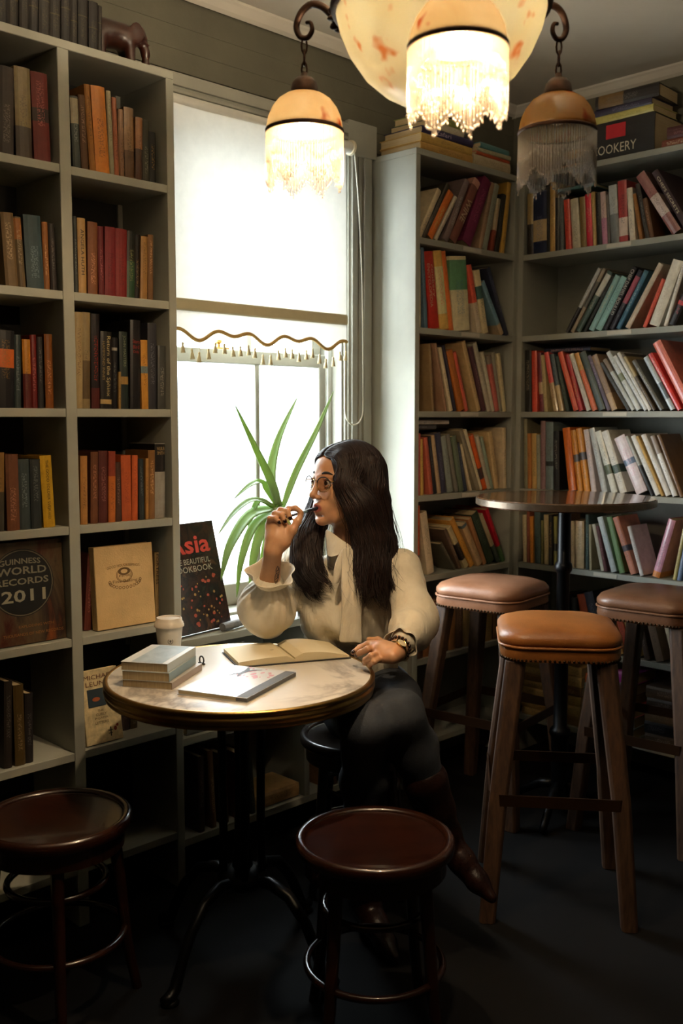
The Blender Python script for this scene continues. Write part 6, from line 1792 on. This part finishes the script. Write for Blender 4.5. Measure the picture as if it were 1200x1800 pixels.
def hsd(P_):
    """distances of points to the hair's solid core"""
    q = np.clip((P_ - HV.lo) / HV.h, 0, HV.n - 1.001); i0 = np.floor(q).astype(int); f = q - i0
    out = np.zeros(len(P_))
    for dx in (0, 1):
        for dy in (0, 1):
            for dz in (0, 1):
                w = np.abs(1 - dx - f[:, 0]) * np.abs(1 - dy - f[:, 1]) * np.abs(1 - dz - f[:, 2])
                out += w * HV.a[i0[:, 0] + dx, i0[:, 1] + dy, i0[:, 2] + dz]
    return out
LOCKS = []
def lay_locks():
    """settle every lock on the core's surface, then build its tube"""
    P_ = np.array([tuple(p) for l in LOCKS for p in l[0]]); tg = np.array([t for l in LOCKS for t in l[1]]); both = np.array([t for l in LOCKS for t in l[2]])
    E3 = np.eye(3) * .004
    for _ in range(3):
        d = hsd(P_); g = np.stack([hsd(P_ + E3[k]) - hsd(P_ - E3[k]) for k in range(3)], 1)
        L_ = np.linalg.norm(g, axis=1); mv = (both | (d < tg)) & (L_ > 1e-7)
        P_[mv] += g[mv] / L_[mv, None] * np.clip(tg - d, -.02, .02)[mv, None]
    i = 0
    for pts, _t, _b, rad, fl in LOCKS:
        lk.tube([Vector(p) for p in P_[i:i + len(pts)]], rad, 5, flat=fl); i += len(pts)
def top_z(x):
    return max(.022 + .096 * math.sqrt(max(.01, 1 - ((x + .026) / .103) ** 2)), .050 + .052 * math.sqrt(max(.01, 1 - ((x - .028) / .062) ** 2)))
SIDE = Vector((.71, -.70, 0))
def strand(C_, R_, ang0, rr, u1, s, px_, ph, n=26, rad=.002, amp=1.0, conv=.75, lift=.0012):
    """one hair lock: from the parting over the skull, then down its curtain in a wave"""
    pts = []
    for i in range(n):
        u = i / (n - 1) * u1
        c = catmull(C_, u); r = np.interp(u, np.linspace(0, 1, len(R_)), R_) * rr
        tg = (catmull(C_, min(1, u + .02)) - catmull(C_, max(0, u - .02))).normalized()
        a_ = (SIDE - tg * tg.dot(SIDE)).normalized(); b_ = tg.cross(a_)
        wv = amp * (.003 * u + .017 * u ** 2.5)
        pts.append(c + (a_ * math.cos(ang0) + b_ * math.sin(ang0)) * r + a_ * wv * math.sin(u * 12 + ph) + b_ * wv * .6 * math.cos(u * 12 + ph))
    k0 = 5
    join = pts[k0]
    root = hd(px_, s * .003, top_z(px_) + .003)
    mid_ = hd(px_ * .9 - .002, s * .062, .090 - 2.5 * (px_ + .02) ** 2)
    key = [root, root.lerp(mid_, .5) + HU * .012, mid_, mid_.lerp(join, .5) + HL * s * .01, join]
    path = [catmull(key, q / 10) for q in range(10)] + pts[k0:]
    m = len(path)
    LOCKS.append((path, [lift] * m, [q < 9 for q in range(m)], [rad * (.7 + .3 * min(1, i / 5)) * (1 - max(0, (i / (m - 1) - .6) / .4) ** 1.6 * .93) for i in range(m)], random.uniform(.6, 1.2)))
def curtain(C_, R_, s, clumps, per, px0, px1):
    for k in range(clumps):
        a0 = 2 * PI * k / clumps + random.uniform(-.2, .2); ph = random.uniform(0, 6.28); u1 = random.uniform(.80, 1.0); rr0 = random.uniform(.82, 1.0)
        p0 = px0 + (px1 - px0) * (1 - math.cos(a0)) / 2
        for j in range(per):
            strand(C_, R_, a0 + random.gauss(0, .22), rr0 * random.uniform(.9, 1.05), u1 * random.uniform(.93, 1.0), s, min(px1, max(px0, p0 + random.uniform(-.014, .014))), ph + random.gauss(0, .25), rad=random.uniform(.0009, .0022), lift=random.uniform(.0006, .0035))
curtain(LC, LR, 1, 24, 20, -.02, .089)
curtain(RC, RR, -1, 20, 17, -.06, .089)
curtain(LB, LBR, 1, 20, 15, -.10, .0)
for i in range(30):
    for C_, R_, s in ((LC, LR, 1), (RC, RR, -1), (LB, LBR, 1)):
        strand(C_, R_, random.uniform(0, 2 * PI), random.uniform(1.0, 1.3), random.uniform(.9, 1.0), s, random.uniform(-.09, .08), random.uniform(0, 6.28), rad=.0005, amp=2.4)
# back of the head
for i in range(170):
    a = random.uniform(-1.5, 1.5); s = 1 if a > 0 else -1
    pts = [hd(-.06 * abs(math.cos(a)), s * .003, top_z(-.06 * abs(math.cos(a))) + .003)]
    for ph in np.linspace(.3, 1.5, 7):
        pts.append(hd(-.026 - .108 * math.sin(ph) * math.cos(a), .091 * math.sin(ph) * math.sin(a), .022 + .101 * math.cos(ph)))
    off = (pts[-1] - hd(-.10, 0, -.0)) * .8
    for u in np.linspace(.3, 1.0, 8):
        c = catmull(BCN, u); pts.append(c + Vector((off.x, off.y, 0)) * (1 - .5 * u) + Vector((random.uniform(-.004, .004), random.uniform(-.004, .004), 0)))
    LOCKS.append((pts, [.0015] * len(pts), [0 < q < 8 for q in range(len(pts))], [.0024 * (1 - .8 * (j / (len(pts) - 1)) ** 3) for j in range(len(pts))], .8))
lay_locks()
o = part('hair_strands', lk, m_hair, hair, smooth=True, world=True); o['kind'] = 'stuff'

# ---- the pen she holds
PT = hd(.100, .004, -.0722); PE = at(467, 919, 2.655); PE = PT + (PE - PT).normalized() * .150
pdir = (PE - PT).normalized()
pen = thing('pen', 'dark blue and silver pen held between her fingers at her lips', 'pen', PT)
def seg_(a, b, r0, r1): return MB().tube([pdir * a, pdir * ((a + b) / 2), pdir * b], [r0, (r0 + r1) / 2, r1], 14)
part('cap', seg_(0, .048, .0046, .0052), M_plain('blue_black_pen', '#16202c', .3, bump=0), pen, smooth=True, sharp=50)
part('grip', seg_(.048, .068, .0042, .0042), M_plain('pale_blue_pen_grip', '#6a8494', .3, bump=0), pen, smooth=True, sharp=50)
part('barrel', seg_(.068, .150, .0042, .0030), M_plain('silver_pen_barrel', '#8a8490', .25, metal=.6, bump=0), pen, smooth=True, sharp=50)
